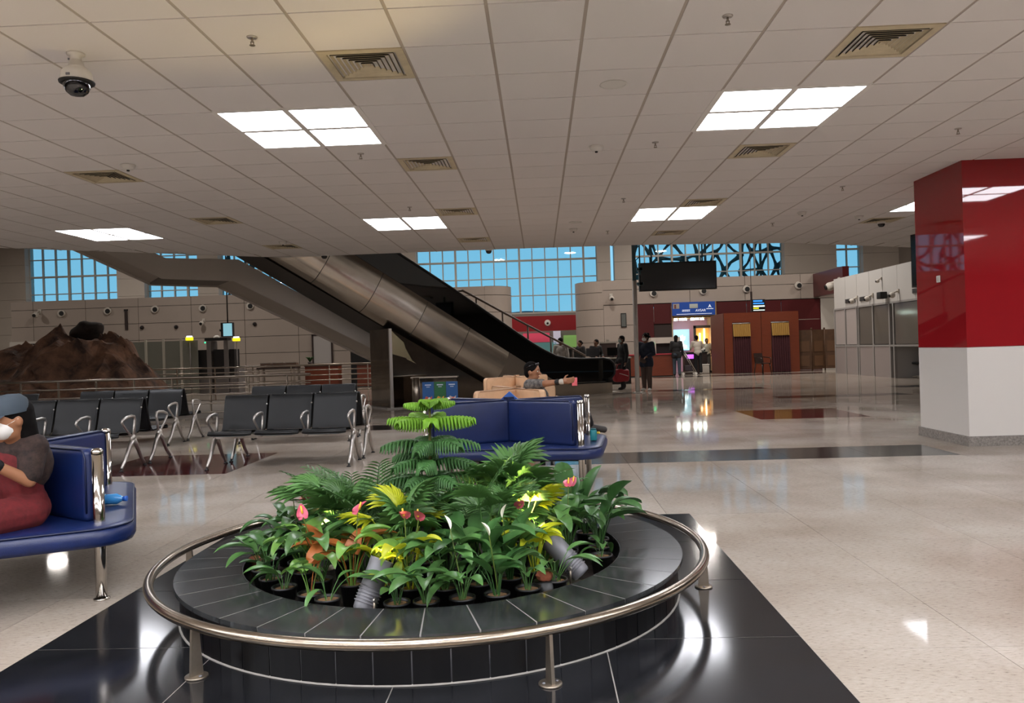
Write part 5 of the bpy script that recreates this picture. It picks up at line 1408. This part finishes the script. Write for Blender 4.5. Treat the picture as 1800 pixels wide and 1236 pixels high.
# front row, from the left rim round to the right rim
front = [
    (.90, 190, 'lily', 'peace lily with arching leaves hanging over the left rim', 9, 1.0, 0, None),
    (.91, 202, 'lily', 'peace lily second from the left along the front rim', 8, .95, 0, None),
    (.90, 214, 'lily_dark', 'dark peace lily in the third pot from the left rim', 8, .9, 0, None),
    (.91, 226, 'lily', 'peace lily with low broad leaves in the fourth rim pot from left', 7, .9, 0, None),
    (.90, 238, 'anth', 'bright green anthurium left of the front spotlight', 6, 1.0, 0, 'rust'),
    (.92, 246, 'lily', 'small peace lily with bare soil left of the front spotlight', 4, .75, 0, None),
    (.92, 267, 'lily_dark', 'peace lily right beside the front spotlight', 7, .85, 0, None),
    (.91, 275, 'lily', 'peace lily in the middle of the front rim', 9, 1.0, 0, None),
    (.90, 285, 'lily', 'peace lily with a white bud right of the middle front', 9, 1.05, -1, None),
    (.91, 295, 'lily_dark', 'dark peace lily with upright white flower near the front', 8, 1.05, -1, None),
    (.91, 305, 'lily', 'low peace lily with drooping leaf left of the stone', 6, .8, 0, None),
    (.90, 316, 'lily', 'peace lily next to the small stone', 7, .9, 0, None),
    (.92, 347, 'lily', 'empty looking pot with a few leaves right of the second spotlight', 3, .7, 0, None),
    (.90, 358, 'broad', 'broad-leaved plant at the right rim', 10, 1.05, 0, None),
    (.92, 9, 'lily', 'peace lily leaning out over the right rim', 11, 1.15, 0, None),
    (.90, 20, 'broad', 'tall broad-leaved plant behind the right rim', 10, 1.1, 0, None)]
for i, (r, dg, k, lb, nl, s, fl, mx) in enumerate(front): plant(k, r, dg, lb, nl + 1, s, fl, 'pots along the front rim', i + 1, mx)
second = [
    (.74, 181, 'anth_dark', 'anthurium with pink flowers at the left light', 9, 1.1, 2, None),
    (.73, 197, 'lily_dark', 'dark peace lily in the second row at the left', 10, 1.15, 0, None),
    (.73, 213, 'anth', 'light green anthurium in the second row left', 9, 1.1, 0, None),
    (.73, 228, 'anth_dark', 'anthurium with a faded pink flower head', 9, 1.15, 1, 'rust'),
    (.70, 243, 'anth', 'anthurium with rust coloured leaves behind the front spotlight', 8, 1.2, 1, 'rust'),
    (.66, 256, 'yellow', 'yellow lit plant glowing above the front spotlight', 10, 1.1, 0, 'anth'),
    (.70, 268, 'anth', 'anthurium with two round pink flowers', 9, 1.15, 2, 'yellow'),
    (.73, 281, 'anth_dark', 'heart-leaved anthurium in the second row, middle', 9, 1.15, 0, None),
    (.72, 294, 'broad', 'large smooth-leaved plant right of the middle', 9, 1.1, 0, None),
    (.72, 307, 'lily_dark', 'tall peace lily with a white flower, second row right', 10, 1.2, -1, None),
    (.72, 320, 'yellow', 'yellow lit plant glowing beside the second spotlight', 9, 1.05, 1, 'anth'),
    (.66, 336, 'anth_dark', 'hanging-leaved anthurium above the second spotlight', 9, 1.25, 0, None),
    (.73, 352, 'anth_dark', 'anthurium with a red flower at the right', 10, 1.2, 1, None),
    (.72, 8, 'broad', 'broad-leaved plant with orange flowers at the right back', 9, 1.1, 1, None)]
for i, (r, dg, k, lb, nl, s, fl, mx) in enumerate(second): plant(k, r, dg, lb, nl + 2, s, fl, 'pots in the second row', 40 + i, mx)
inner = [
    (.50, 200, 'fan', 'fan palm with dark spread leaves at the left', 10, 1.3, 0, None), (.50, 232, 'lily_dark', 'dark filler plant below the left fan palm', 10, 1.2, 0, None),
    (.45, 258, 'fan', 'fan palm with one big yellow lit leaf left of the pine', 9, 1.3, 0, 'yellow'), (.50, 285, 'lily_dark', 'dark filler plant in front of the pine', 11, 1.25, 0, None),
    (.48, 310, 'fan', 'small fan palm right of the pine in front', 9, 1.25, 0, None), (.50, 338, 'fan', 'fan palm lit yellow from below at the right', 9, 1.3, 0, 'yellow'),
    (.42, 10, 'fan', 'largest fan palm right of the pine', 11, 1.55, 0, None), (.52, 35, 'areca', 'feather palm at the right back', 9, 1.15, 0, None),
    (.34, 165, 'areca', 'feather palm with striped leaflets left of the pine', 10, 1.25, 0, None), (.30, 215, 'areca', 'feather palm close in front of the pine trunk', 9, 1.15, 0, None),
    (.55, 160, 'areca', 'feather palm at the left back', 9, 1.15, 0, None), (.33, 60, 'areca', 'feather palm behind the pine', 8, .85, 0, None),
    (.28, 320, 'areca', 'feather palm close to the pine on the right', 8, 1.1, 0, None), (.26, 262, 'lily_dark', 'dark filler plant at the foot of the pine', 11, 1.35, 0, None)]
for i, (r, dg, k, lb, nl, s, fl, mx) in enumerate(inner): plant(k, r, dg, lb, nl, s, fl, 'palms around the pine', 80 + i, mx)
back = [(.72, 30, 'lily', 'peace lily at the back right of the bed'), (.90, 40, 'lily_dark', 'peace lily at the back rim, right'), (.72, 55, 'anth_dark', 'anthurium at the back right'), (.90, 65, 'lily', 'peace lily at the back rim right of centre'),
        (.72, 85, 'lily_dark', 'dark peace lily behind the pine'), (.90, 95, 'lily', 'peace lily at the back rim in the centre'), (.72, 112, 'anth_dark', 'anthurium at the back left'), (.90, 122, 'lily_dark', 'dark peace lily at the back rim, left'),
        (.72, 138, 'lily', 'peace lily at the back left'), (.90, 150, 'lily', 'peace lily with a white spike near the left back rim'), (.88, 172, 'lily_dark', 'dark peace lily on the left rim'), (.74, 163, 'anth_dark', 'anthurium with red flowers at the left back')]
for i, (r, dg, k, lb) in enumerate(back): plant(k, r, dg, lb, 8, 1.05, -1 if dg == 150 else (2 if dg == 163 else 0), 'pots at the back of the bed', 120 + i)
# stone and broken pot in the bed
sn = thing('small_stone', 'small orange brown stone beside the second spotlight', 'stone', (PCX + .60, PCY - .64, BZ + .10))
def stone(r):
    mb = MB().sphere((0, 0, r * .7), (r, r * .85, r * .8), 9, 6)
    mb.v = [tuple(Vector(p) * (1 + .25 * noise.noise(Vector(p) * 28))) for p in mb.v]; mb.sm = [False] * len(mb.sm)
    return mb
stone(.042).build('stone', M['terracotta'], sn); MB().lathe([(0, -.10), (.05, -.10), (.055, .005), (0, .005)], n=14).build('pot_below', M['pot'], sn)
cpt = thing('clay_pot', 'small clay pot lying at the left rim of the bed', 'pot', (PCX - .955, PCY - .10, BZ))
MB().lathe([(0, 0), (.035, 0), (.05, .09), (.054, .09), (.054, .105), (.046, .105), (.044, .02), (0, .02)], n=18).build('pot_body', M['terracotta'], cpt); MB().lathe([(0, .085), (.045, .085)], n=16).build('soil', M['pot_soil'], cpt)
# ---- spotlights
def spotlight(label, rel, aim, group='planter spotlights', w=1.0):
    p = Vector((PCX + rel[0], PCY + rel[1], BZ)); d = Vector(aim).normalized()
    t = thing('spotlight', label, 'spotlight', tuple(p), 0, group)
    R = d.to_track_quat('Z', 'Y').to_matrix() * 1.18; piv = Vector((0, 0, .095))
    def Q(x, y, z): return R @ Vector((x, y, z)) + piv
    c0 = piv
    MB().lathe([(0, -.055), (.036, -.053), (.041, -.045), (.042, -.03), (.044, .07), (.046, .145), (.047, .15), (.042, .15), (.040, .12)], c0, 28, M=R).build('housing', M['lamp_grey'], t)
    for q in range(6): MB().lathe([(.043, -.022 + q * .0115), (.0475, -.021 + q * .0115), (.0475, -.017 + q * .0115), (.043, -.016 + q * .0115)], c0, 28, M=R).build('cooling_fin', M['lamp_grey'], t)
    MB().lathe([(0, .122), (.040, .122)], c0, 24, M=R).build('lens', M['lamp_glass'], t)
    sd = d.cross(Vector((0, 0, 1))).normalized()
    for s_ in (-1, 1):
        a = piv + sd * s_ * .060
        MB().tube([a, Vector((a.x * .8, a.y * .8, .0))], [.007, .007], 6).build('bracket_arm', M['post_steel'], t)
        MB().cyl(a - sd * s_ * .012, a + sd * s_ * .008, .010, n=10).build('knob', M['cast_alu'], t)
    MB().lathe([(0, -.004), (.055, -.004), (.055, .010), (0, .012)], n=20).build('base', M['post_steel'], t)
    ld = bpy.data.lights.new('spot_bulb', 'SPOT'); ld.energy = SPOT_W * w; ld.color = (1.0, .76, .33); ld.spot_size = math.radians(70); ld.spot_blend = .6; ld.shadow_soft_size = .03
    lo = bpy.data.objects.new('spot_bulb', ld); C.objects.link(lo); lo.parent = t
    lo.matrix_local = Matrix.Translation(Q(0, 0, .152)) @ d.to_track_quat('-Z', 'Y').to_matrix().to_4x4()
    return t
spotlight('grey spotlight at the front rim tilted up into the plants', (-.20, -.815), (.32, .30, .85))
spotlight('grey spotlight leaning left at the right front of the bed', (.745, -.36), (-.62, .22, .66))
spotlight('spotlight hidden among leaves at the left', (-.62, .02), (.15, -.25, .95), w=1.4)
spotlight('spotlight hidden among leaves at the right back', (.50, .62), (-.45, -.35, .8), w=1.1)
# ================================================================ PEOPLE
def remesh(mb, vox, name, m, parent, it=5):
    me = bpy.data.meshes.new(name); me.from_pydata(mb.v, [], mb.f); me.update()
    tmp = bpy.data.objects.new(name, me); C.objects.link(tmp)
    r = tmp.modifiers.new('r', 'REMESH'); r.mode = 'VOXEL'; r.voxel_size = vox
    s = tmp.modifiers.new('s', 'SMOOTH'); s.factor = .5; s.iterations = it
    dg = bpy.context.evaluated_depsgraph_get()
    out = bpy.data.meshes.new_from_object(tmp.evaluated_get(dg))
    C.objects.unlink(tmp); bpy.data.objects.remove(tmp)
    out.materials.clear(); out.materials.append(m); out.name = name
    out.polygons.foreach_set('use_smooth', [True] * len(out.polygons))
    return inst(name, out, parent)
def V3(*a): return Vector(a)
def hand(mb, w, d, pn, thumb_side, curl=.5, s=1.0, fr=.0085):
    """palm and five fingers; w wrist, d direction of the hand, pn palm normal, curl bends towards pn"""
    d = d.normalized(); pn = (pn - d * pn.dot(d)).normalized(); sd = d.cross(pn) * thumb_side
    mb.capsule(w, w + d * .045 * s, .026 * s, .026 * s)
    for k in (-1, 1): mb.capsule(w + d * .015 * s + sd * k * .016 * s, w + d * .075 * s + sd * k * .026 * s, .017 * s, .014 * s, 8)
    for i, (off, ln) in enumerate(((.030, .070), (.010, .080), (-.010, .075), (-.030, .058))):
        b = w + d * .080 * s + sd * off * s
        d1 = (d * math.cos(curl * .7) + pn * math.sin(curl * .7)); d2 = (d * math.cos(curl * 1.7) + pn * math.sin(curl * 1.7))
        m1 = b + d1 * ln * .5 * s; m2 = m1 + d2 * ln * .5 * s
        mb.capsule(b, m1, fr * s, fr * .95 * s, 8); mb.capsule(m1, m2, fr * .95 * s, fr * .8 * s, 8)
    t0 = w + d * .025 * s + sd * .028 * s; t1 = t0 + (d * .6 + sd * .75 + pn * .25).normalized() * .04 * s; t2 = t1 + (d * .9 + sd * .2 + pn * .45).normalized() * .033 * s
    mb.capsule(t0, t1, .012 * s, .011 * s, 8); mb.capsule(t1, t2, .011 * s, .008 * s, 8)
def head(mb, c, f, up, s=1.0):
    """skull, jaw, nose, ears around centre c looking along f"""
    f = f.normalized(); sd = f.cross(up).normalized(); up = sd.cross(f)
    R = Matrix((sd, f, up)).transposed()
    mb.sphere(c + up * .012 * s, (.074 * s, .092 * s, .098 * s), 16, 12, R)
    mb.sphere(c + f * .022 * s - up * .055 * s, (.056 * s, .062 * s, .060 * s), 14, 10, R)
    mb.capsule(c + f * .086 * s + up * .016 * s, c + f * .106 * s - up * .022 * s, .009 * s, .014 * s, 8)
    mb.sphere(c + f * .078 * s - up * .055 * s, (.024 * s, .014 * s, .012 * s), 8, 6, R)
    mb.sphere(c + f * .072 * s - up * .098 * s, (.022 * s, .016 * s, .014 * s), 8, 6, R)
    for k in (-1, 1): mb.sphere(c + sd * k * .075 * s - up * .005 * s - f * .008 * s, (.010 * s, .020 * s, .032 * s), 8, 6, R)
    return R, sd, f, up
def person(label, loc, J, face, vox, skin, shirt, trouser, shoe, sleeve=1, hair='short', upv=None, s=1.0, hands=((1, .5), (1, .5)), hair_m='hair', fat=1.0, skirt=False, shirt_low=True, hem=0.0, palm=None):
    """J: joints relative to loc. keys pelvis chest neck head, sh/el/wr/hp/kn/an/toe + 'l','r'"""
    t = thing('person', label, 'person', loc)
    J = {k: Vector(v) for k, v in J.items()}
    face = Vector(face).normalized(); upv = Vector(upv) if upv else V3(0, 0, 1)
    sdv = (J['shl'] - J['shr']).normalized()
    B = MB(); S = MB(); Tm = MB()
    g = .013
    # torso
    def torso(mb, e):
        p, c, n = J['pelvis'], J['chest'], J['neck']
        ax = (c - p).normalized(); fr = sdv.cross(ax).normalized(); R = Matrix((sdv, fr, ax)).transposed()
        mb.sphere(p, (.165 * fat + e, .115 * fat + e, .13 + e), 16, 10, R)
        mb.sphere(p.lerp(c, .5), (.145 * fat + e, .105 * fat + e, .18 + e), 16, 10, R)
        mb.sphere(c, (.165 * fat + e, .11 * fat + e, .17 + e), 16, 10, R)
        for k in 'lr': mb.capsule(c.lerp(n, .55), J['sh' + k], .065 + e, .058 + e)
    torso(B, 0)
    B.capsule(J['neck'] - V3(0, 0, .02), J['head'] - upv * .05, .054, .050)
    R, hs, hf, hu = head(B, J['head'], face, upv, s)
    for i, k in enumerate('lr'):
        B.capsule(J['sh' + k], J['el' + k], .050 * fat, .040 * fat); B.capsule(J['el' + k], J['wr' + k], .040 * fat, .027)
        dd = (J['wr' + k] - J['el' + k]).normalized()
        pn = Vector(palm[i]) if palm else V3(0, 0, -1) if abs(dd.z) < .8 else face
        hand(B, J['wr' + k], dd, pn, (1 if k == 'l' else -1) * hands[i][0], hands[i][1])
        B.capsule(J['hp' + k], J['kn' + k], .080 * fat, .056 * fat); B.capsule(J['kn' + k], J['an' + k], .055 * fat, .036)
        B.capsule(J['an' + k] - V3(0, 0, .02), J['toe' + k], .034, .028)
    body = remesh(B, vox, 'body', M[skin], t)
    # shirt
    torso(S, g)
    if sleeve:
        for k in 'lr':
            e = J['el' + k] if sleeve == 2 else J['sh' + k].lerp(J['el' + k], .72)
            S.capsule(J['sh' + k], e, .058 * fat + g, .046 * fat + g)
            if sleeve == 2: S.capsule(J['el' + k], J['el' + k].lerp(J['wr' + k], .94), .046 * fat + g, .032 + g)
    if hem > 0:
        for k in 'lr': S.capsule(J['hp' + k], J['hp' + k].lerp(J['kn' + k], hem), .095 * fat + g, .10 * fat + g)
    remesh(S, vox, 'shirt', shirt, t)
    p = J['pelvis']; Tm.sphere(p - V3(0, 0, .02), (.168 * fat + .006, .12 * fat + .006, .12), 16, 10)
    for k in 'lr':
        Tm.capsule(J['hp' + k], J['kn' + k], .085 * fat + .010, .062 * fat + .012); Tm.capsule(J['kn' + k], J['kn' + k].lerp(J['an' + k], .96), .062 * fat + .012, .052 + .010)
    remesh(Tm, vox, 'trousers', trouser, t)
    for k in 'lr':
        sh_ = MB(); sh_.capsule(J['an' + k] - V3(0, 0, .035), J['toe' + k], .046, .042); sh_.capsule(J['an' + k] - V3(0, 0, .03), J['an' + k] + V3(0, 0, .01), .048, .046)
        remesh(sh_, max(vox * .8, .007), 'shoe', shoe, t)
    # hair
    H_ = MB(); c = J['head']
    if hair in ('short', 'bun', 'long', 'curly'):
        H_.sphere(c + hu * .034 * s - hf * .016 * s, (.083 * s, .096 * s, .088 * s), 18, 12, R)
        H_.sphere(c - hf * .045 * s - hu * .008 * s, (.076 * s, .058 * s, .080 * s), 14, 10, R)
        if hair == 'bun': H_.sphere(c - hf * .12 * s + hu * .01, (.045, .045, .045), 12, 8, R)
        if hair == 'long':
            H_.capsule(c - hf * .045 * s, c - hf * .06 * s - hu * .12, .066, .05); H_.capsule(c - hf * .05 - hu * .05 + hs * .05, c - hf * .06 - hu * .16 + hs * .05, .04, .03)
        if hair == 'curly':
            rd = random.Random(5)
            for _ in range(26):
                a = rd.uniform(0, 6.28); e = rd.uniform(.0, 1.3)
                H_.sphere(c - hf * .02 + hu * .02 + (hs * math.cos(a) * math.cos(e) * .10 + hf * math.sin(a) * math.cos(e) * .10 - hf * .02 + hu * math.sin(e) * .10), rd.uniform(.028, .042), 8, 6)
        remesh(H_, max(vox * .9, .008), 'hair', M[hair_m], t, 3)
    # eyes, brows, lips
    ew = mat('eye_white', '#d8d2ca', .3); ei = mat('eye_dark', '#120c0a', .2); lp = mat('lips', '#7a3f38', .5)
    for k in (-1, 1):
        ec = c + hf * .078 * s + hs * k * .030 * s + hu * .012 * s
        eo = MB().sphere(ec, (.013 * s, .009 * s, .008 * s), 10, 7, R).build('eye', ew, t)
        MB().sphere(ec + hf * .007 * s, (.0055 * s, .004 * s, .0055 * s), 8, 6, R).build('pupil', ei, eo)
        MB().tube([ec + hu * .018 + hs * (-.014) + hf * .004, ec + hu * .021 + hf * .008, ec + hu * .018 + hs * .014 + hf * .004], .0035, 5).build('brow', M[hair_m], t)
    MB().sphere(c + hf * .090 * s - hu * .056 * s, (.022 * s, .006 * s, .007 * s), 10, 6, R).build('lips', lp, t)
    return t, J, (hs, hf, hu, R)
def mask(t, J, fr_, m):
    hs, hf, hu, R = fr_; c = J['head']
    mb = MB(); mb.sphere(c + hf * .046 - hu * .040, (.062, .066, .062), 16, 10, R)
    o = mb.build('face_mask', m, t)
    for k in (-1, 1): MB().tube([c + hs * k * .055 + hf * .05 - hu * .02, c + hs * k * .082 - hf * .005 + hu * .005], .002, 4).build('mask_loop', m, o)
def stand(h=1.68, rz=0.0, arms=None, stride=.06, lean=0.0):
    """standing joints facing -y, then turned by rz about z"""
    k = h / 1.70
    J = dict(pelvis=(0, 0, .93), chest=(0, -lean * .35, 1.24), neck=(0, -.005 - lean * .55, 1.43), head=(0, -.03 - lean * .7, 1.57),
             shl=(.185, -lean * .5, 1.385), shr=(-.185, -lean * .5, 1.385), ell=(.235, .02, 1.11), elr=(-.235, .02, 1.11), wrl=(.245, -.04, .86), wrr=(-.245, -.04, .86),
             hpl=(.09, 0, .89), hpr=(-.09, 0, .89), knl=(.095, -.03 - stride * .5, .49), knr=(-.095, stride * .3, .49), anl=(.10, -stride, .09), anr=(-.10, stride, .09), toel=(.12, -.14 - stride, .035), toer=(-.12, -.14 + stride, .035))
    if arms: J.update(arms)
    Rz = Matrix.Rotation(rz, 3, 'Z')
    return {a: Rz @ (Vector(b) * k) for a, b in J.items()}
def fdir(rz): return (math.sin(rz), -math.cos(rz), 0)
navy = mat('cloth_navy', '#161c2c', .8); dkc = mat('cloth_black', '#131315', .8); wht = mat('cloth_white', '#a8a49e', .8); brn = mat('cloth_brown', '#4a3a33', .8)
den = mat('cloth_denim', '#3a4652', .8); gry = mat('cloth_grey', '#5a5653', .8); cream = mat('cloth_cream', '#b5aca0', .8)
shb = mat('shoe_black', '#141312', .5); shw = mat('shoe_white', '#c9c4bb', .5); mk = mat('mask_white', '#d9d7d2', .7)

# --- man in navy jacket behind the pole
rz = -.5
t, J, fr_ = person('person with curly hair in a navy jacket standing behind the white pole', (2.98, 22.35, 0), stand(1.62, rz, dict(wrl=(.14, -.28, 1.02), ell=(.25, -.05, 1.10), wrr=(-.14, -.28, 1.02), elr=(-.25, -.05, 1.10)), .04), fdir(rz - .4), .013, 'skin_dark', navy, brn, shw, 2, 'curly', fat=1.12, hem=.25)
mask(t, J, fr_, mk)
# --- man with the red bag
rz = -1.15
t, J, fr_ = person('masked person in dark clothes carrying a red bag by the escalator end', (2.44, 23.5, 0), stand(1.60, rz, dict(wrr=(-.20, -.12, .82)), .08), fdir(rz), .013, 'skin_dark', dkc, dkc, shb, 2, 'short')
mask(t, J, fr_, mat('mask_green', '#a9b7ad', .7))
hp = J['wrr']
bg = thing('red_bag', 'red duffel bag with white trim hanging from a hand', 'bag', (2.44 + hp.x + .10, 23.5 + hp.y - .25, .22))
MB().rbox((0, 0, .20), (.50, .24, .38), .09, rz=.4, seg=4).build('bag_body', mat('bag_red', '#8f1420', .6), bg)
MB().tube([(-.14, 0, .36), (-.08, .05, .52), (.05, .06, .55), (.14, 0, .36)], .014, 6).build('bag_handle', mat('bag_red', '#8f1420', .6), bg)
MB().tube([(-.2, -.13, .30), (0, -.16, .25), (.2, -.13, .18)], .008, 5).build('bag_trim', shw, bg)
# --- woman in dark top at the shop
rz = .35
person('person in a black top and grey jeans standing before the shop', (5.48, 32.0, 0), stand(1.66, rz + 2.6, dict(wrl=(.1, -.26, 1.05), ell=(.24, -.02, 1.08)), .05), fdir(2.4), .016, 'skin_dark', dkc, den, shb, 2, 'long', hem=.2)
# --- man in cream shirt leaning at the shop counter
person('person in a cream shirt leaning at the shop counter', (6.62, 33.45, 0), stand(1.64, 3.3, dict(wrl=(.18, -.40, 1.10), ell=(.25, -.16, 1.15), wrr=(-.2, -.40, 1.10), elr=(-.25, -.16, 1.15)), .07, .18), fdir(3.4), .016, 'skin_dark', cream, dkc, shw, 2, 'short')
# --- man in white shirt seen from behind the escalator
person('person in a white shirt and black trousers seen from behind', (.68, 25.9, 0), stand(1.63, 2.9, None, .04), fdir(2.7), .014, 'skin_dark', wht, dkc, shb, 2, 'short')
# --- staff at the desks
person('person in black standing beside the rounded shop corner', (1.55, 30.3, 0), stand(1.55, -.9, None, .04), fdir(-.9), .016, 'skin_dark', dkc, dkc, shb, 2, 'bun')
person('person in black working behind the dark desk', (1.95, 28.1, 0), stand(1.55, .4, dict(wrl=(.16, -.34, 1.02), ell=(.26, -.08, 1.08), wrr=(-.16, -.34, 1.02), elr=(-.26, -.08, 1.08)), .03, .1), fdir(-.9), .016, 'skin_dark', dkc, dkc, shb, 2, 'short')
person('small figure in a grey shirt behind the baggage scanner', (4.62, 33.9, 0), stand(1.52, -.3, None, .03), fdir(-.6), .016, 'skin_dark', gry, dkc, shb, 1, 'short')
person('small figure in pale clothes inside the amber doorway', (7.42, SY + .5, 0), stand(1.5, .2, None, .03), fdir(.2), .016, 'skin_dark', cream, gry, shb, 1, 'short')

# --- lounging man on the beige bench (looks to the right)
Jm = dict(pelvis=(-.02, .0, .52), chest=(-.14, -.06, .76), neck=(-.19, -.12, .895), head=(-.16, -.13, 1.02),
          shr=(-.20, -.26, .865), shl=(-.14, .12, .85), elr=(.01, -.46, .885), wrr=(.19, -.55, .905), ell=(.02, .26, .66), wrl=(.22, .16, .60),
          hpr=(.02, -.08, .50), hpl=(.02, .09, .50), knr=(.43, -.08, .57), knl=(.42, .12, .52), anr=(.52, .10, .34), anl=(.46, .14, .09), toer=(.70, .10, .27), toel=(.62, .16, .035))
shirt_p = mat('cloth_pattern', '#7f7a74', .8, var=.8, vscale=22, wearcol='#2a2a30')
t, J, fr_ = person('man in a patterned shirt lounging on the beige bench with a phone', (.06, 9.70, 0), Jm, (.93, -.32, -.12), .0085, 'skin', shirt_p, mat('cloth_dark', '#1c1a1c', .8), mat('shoe_brown', '#2f2a27', .6), 1, 'short', (-.15, 0, 1), hands=((1, .5), (-1, .55)), palm=((.3, -.2, -1), (.1, .9, .2)))
hs, hf, hu, R = fr_
sg = MB(); c = J['head']
for k in (-1, 1):
    sg.tube([c + hu * .085 + hf * .045 + hs * k * .05, c + hu * .09 + hf * .02 + hs * k * .078, c + hu * .05 - hf * .05 + hs * k * .082], .004, 5)
    sg.sphere(c + hu * .092 + hf * .055 + hs * k * .03, (.03, .012, .02), 10, 6, R)
sg.build('sunglasses', M['dark_glass'], t)
MB().capsule(J['wrr'] - (J['wrr'] - J['elr']).normalized() * .02, J['wrr'], .033, .033).build('wrist_band', mat('band', '#c9c2b4', .5), t)
MB().capsule(J['wrr'] - (J['wrr'] - J['elr']).normalized() * .075, J['wrr'] - (J['wrr'] - J['elr']).normalized() * .06, .036, .036).build('bracelet', shb, t)
ph = thing('phone', 'small phone with a pink back held by the lounging man', 'phone', (.385, 9.14, .90), .3)
MB().rbox((0, 0, 0), (.072, .010, .10), .006).build('phone_body', M['black_matte'], ph); MB().rbox((0, -.008, 0), (.066, .006, .094), .004).build('phone_case', mat('pink_case', '#d8646a', .5), ph)

# --- seated woman at the left edge with cap and mask
WL = Vector((-2.87, 4.19, 0))
Jw = dict(pelvis=(.0, .06, .53), chest=(.005, .01, .76), neck=(.045, -.04, .90), head=(.06, -.09, 1.01),
          shl=(.125, -.03, .85), shr=(-.165, .07, .855), ell=(.150, -.10, .68), elr=(-.27, -.02, .66), wrl=(.05, -.25, .80), wrr=(-.22, -.25, .70),
          hpl=(.08, .00, .50), hpr=(-.08, .06, .50), knl=(-.08, -.38, .50), knr=(-.30, -.26, .50), anl=(-.10, -.42, .09), anr=(-.33, -.30, .09), toel=(-.17, -.56, .035), toer=(-.42, -.43, .035))
rzw = -.5
red = mat('cloth_red', '#6e1c20', .85, var=.5, vscale=26, wearcol='#571518')
fw = Vector((-.60, -.74, -.15))
t, J, fr_ = person('seated person with grey cap and white mask on the left blue bench', tuple(WL), Jw, tuple(fw), .0085, 'skin', red, mat('cloth_rust', '#6e2424', .8), shb, 1, 'long', hands=((1, .7), (1, .5)), hem=.85, fat=.86, palm=((-.6, -.3, .5), (0, 0, -1)))
mask(t, J, fr_, mk)
hs, hf, hu, R = fr_; c = J['head']
cp = MB(); cp.lathe([(.092, .0), (.094, .03), (.086, .065), (.06, .092), (0, .102)], c + hu * .035, 24, M=R)
cap = cp.build('cap', mat('cap_grey', '#39444e', .85), t)
MB().add([c + hu * .040 + R @ Vector((.085 * math.sin(a), .085 * math.cos(a), 0)) for a in [(-1.1 + .22 * i) for i in range(11)]] + [c + hu * .012 + R @ Vector((.095 * math.sin(a), .155 * math.cos(a * .75), 0)) for a in [(-1.1 + .22 * i) for i in range(11)]], [(i, i + 1, 12 + i, 11 + i) for i in range(10)], True).build('cap_brim', mat('cap_grey', '#39444e', .85), cap)
# dark patterned shrug over the shoulders
sw_ = MB()
for k in 'lr':
    sw_.capsule(J['chest'].lerp(J['neck'], .6), J['sh' + k], .088, .082); sw_.capsule(J['sh' + k], J['sh' + k].lerp(J['el' + k], .78), .076, .060)
bk_ = (J['chest'] - J['pelvis']).normalized(); fr2 = (J['shl'] - J['shr']).normalized().cross(bk_)
sw_.sphere(J['chest'] - Vector(fdir(rzw)) * .03, (.17, .11, .17), 14, 10)
remesh(sw_, .0085, 'shrug', mat('cloth_shrug', '#1d1312', .9, var=.6, vscale=34, wearcol='#3a2a24'), t)
wd_ = (J['wrl'] - J['ell']).normalized()
MB().capsule(J['wrl'] - wd_ * .035, J['wrl'] - wd_ * .012, .034, .033).build('watch', M['black_matte'], t)
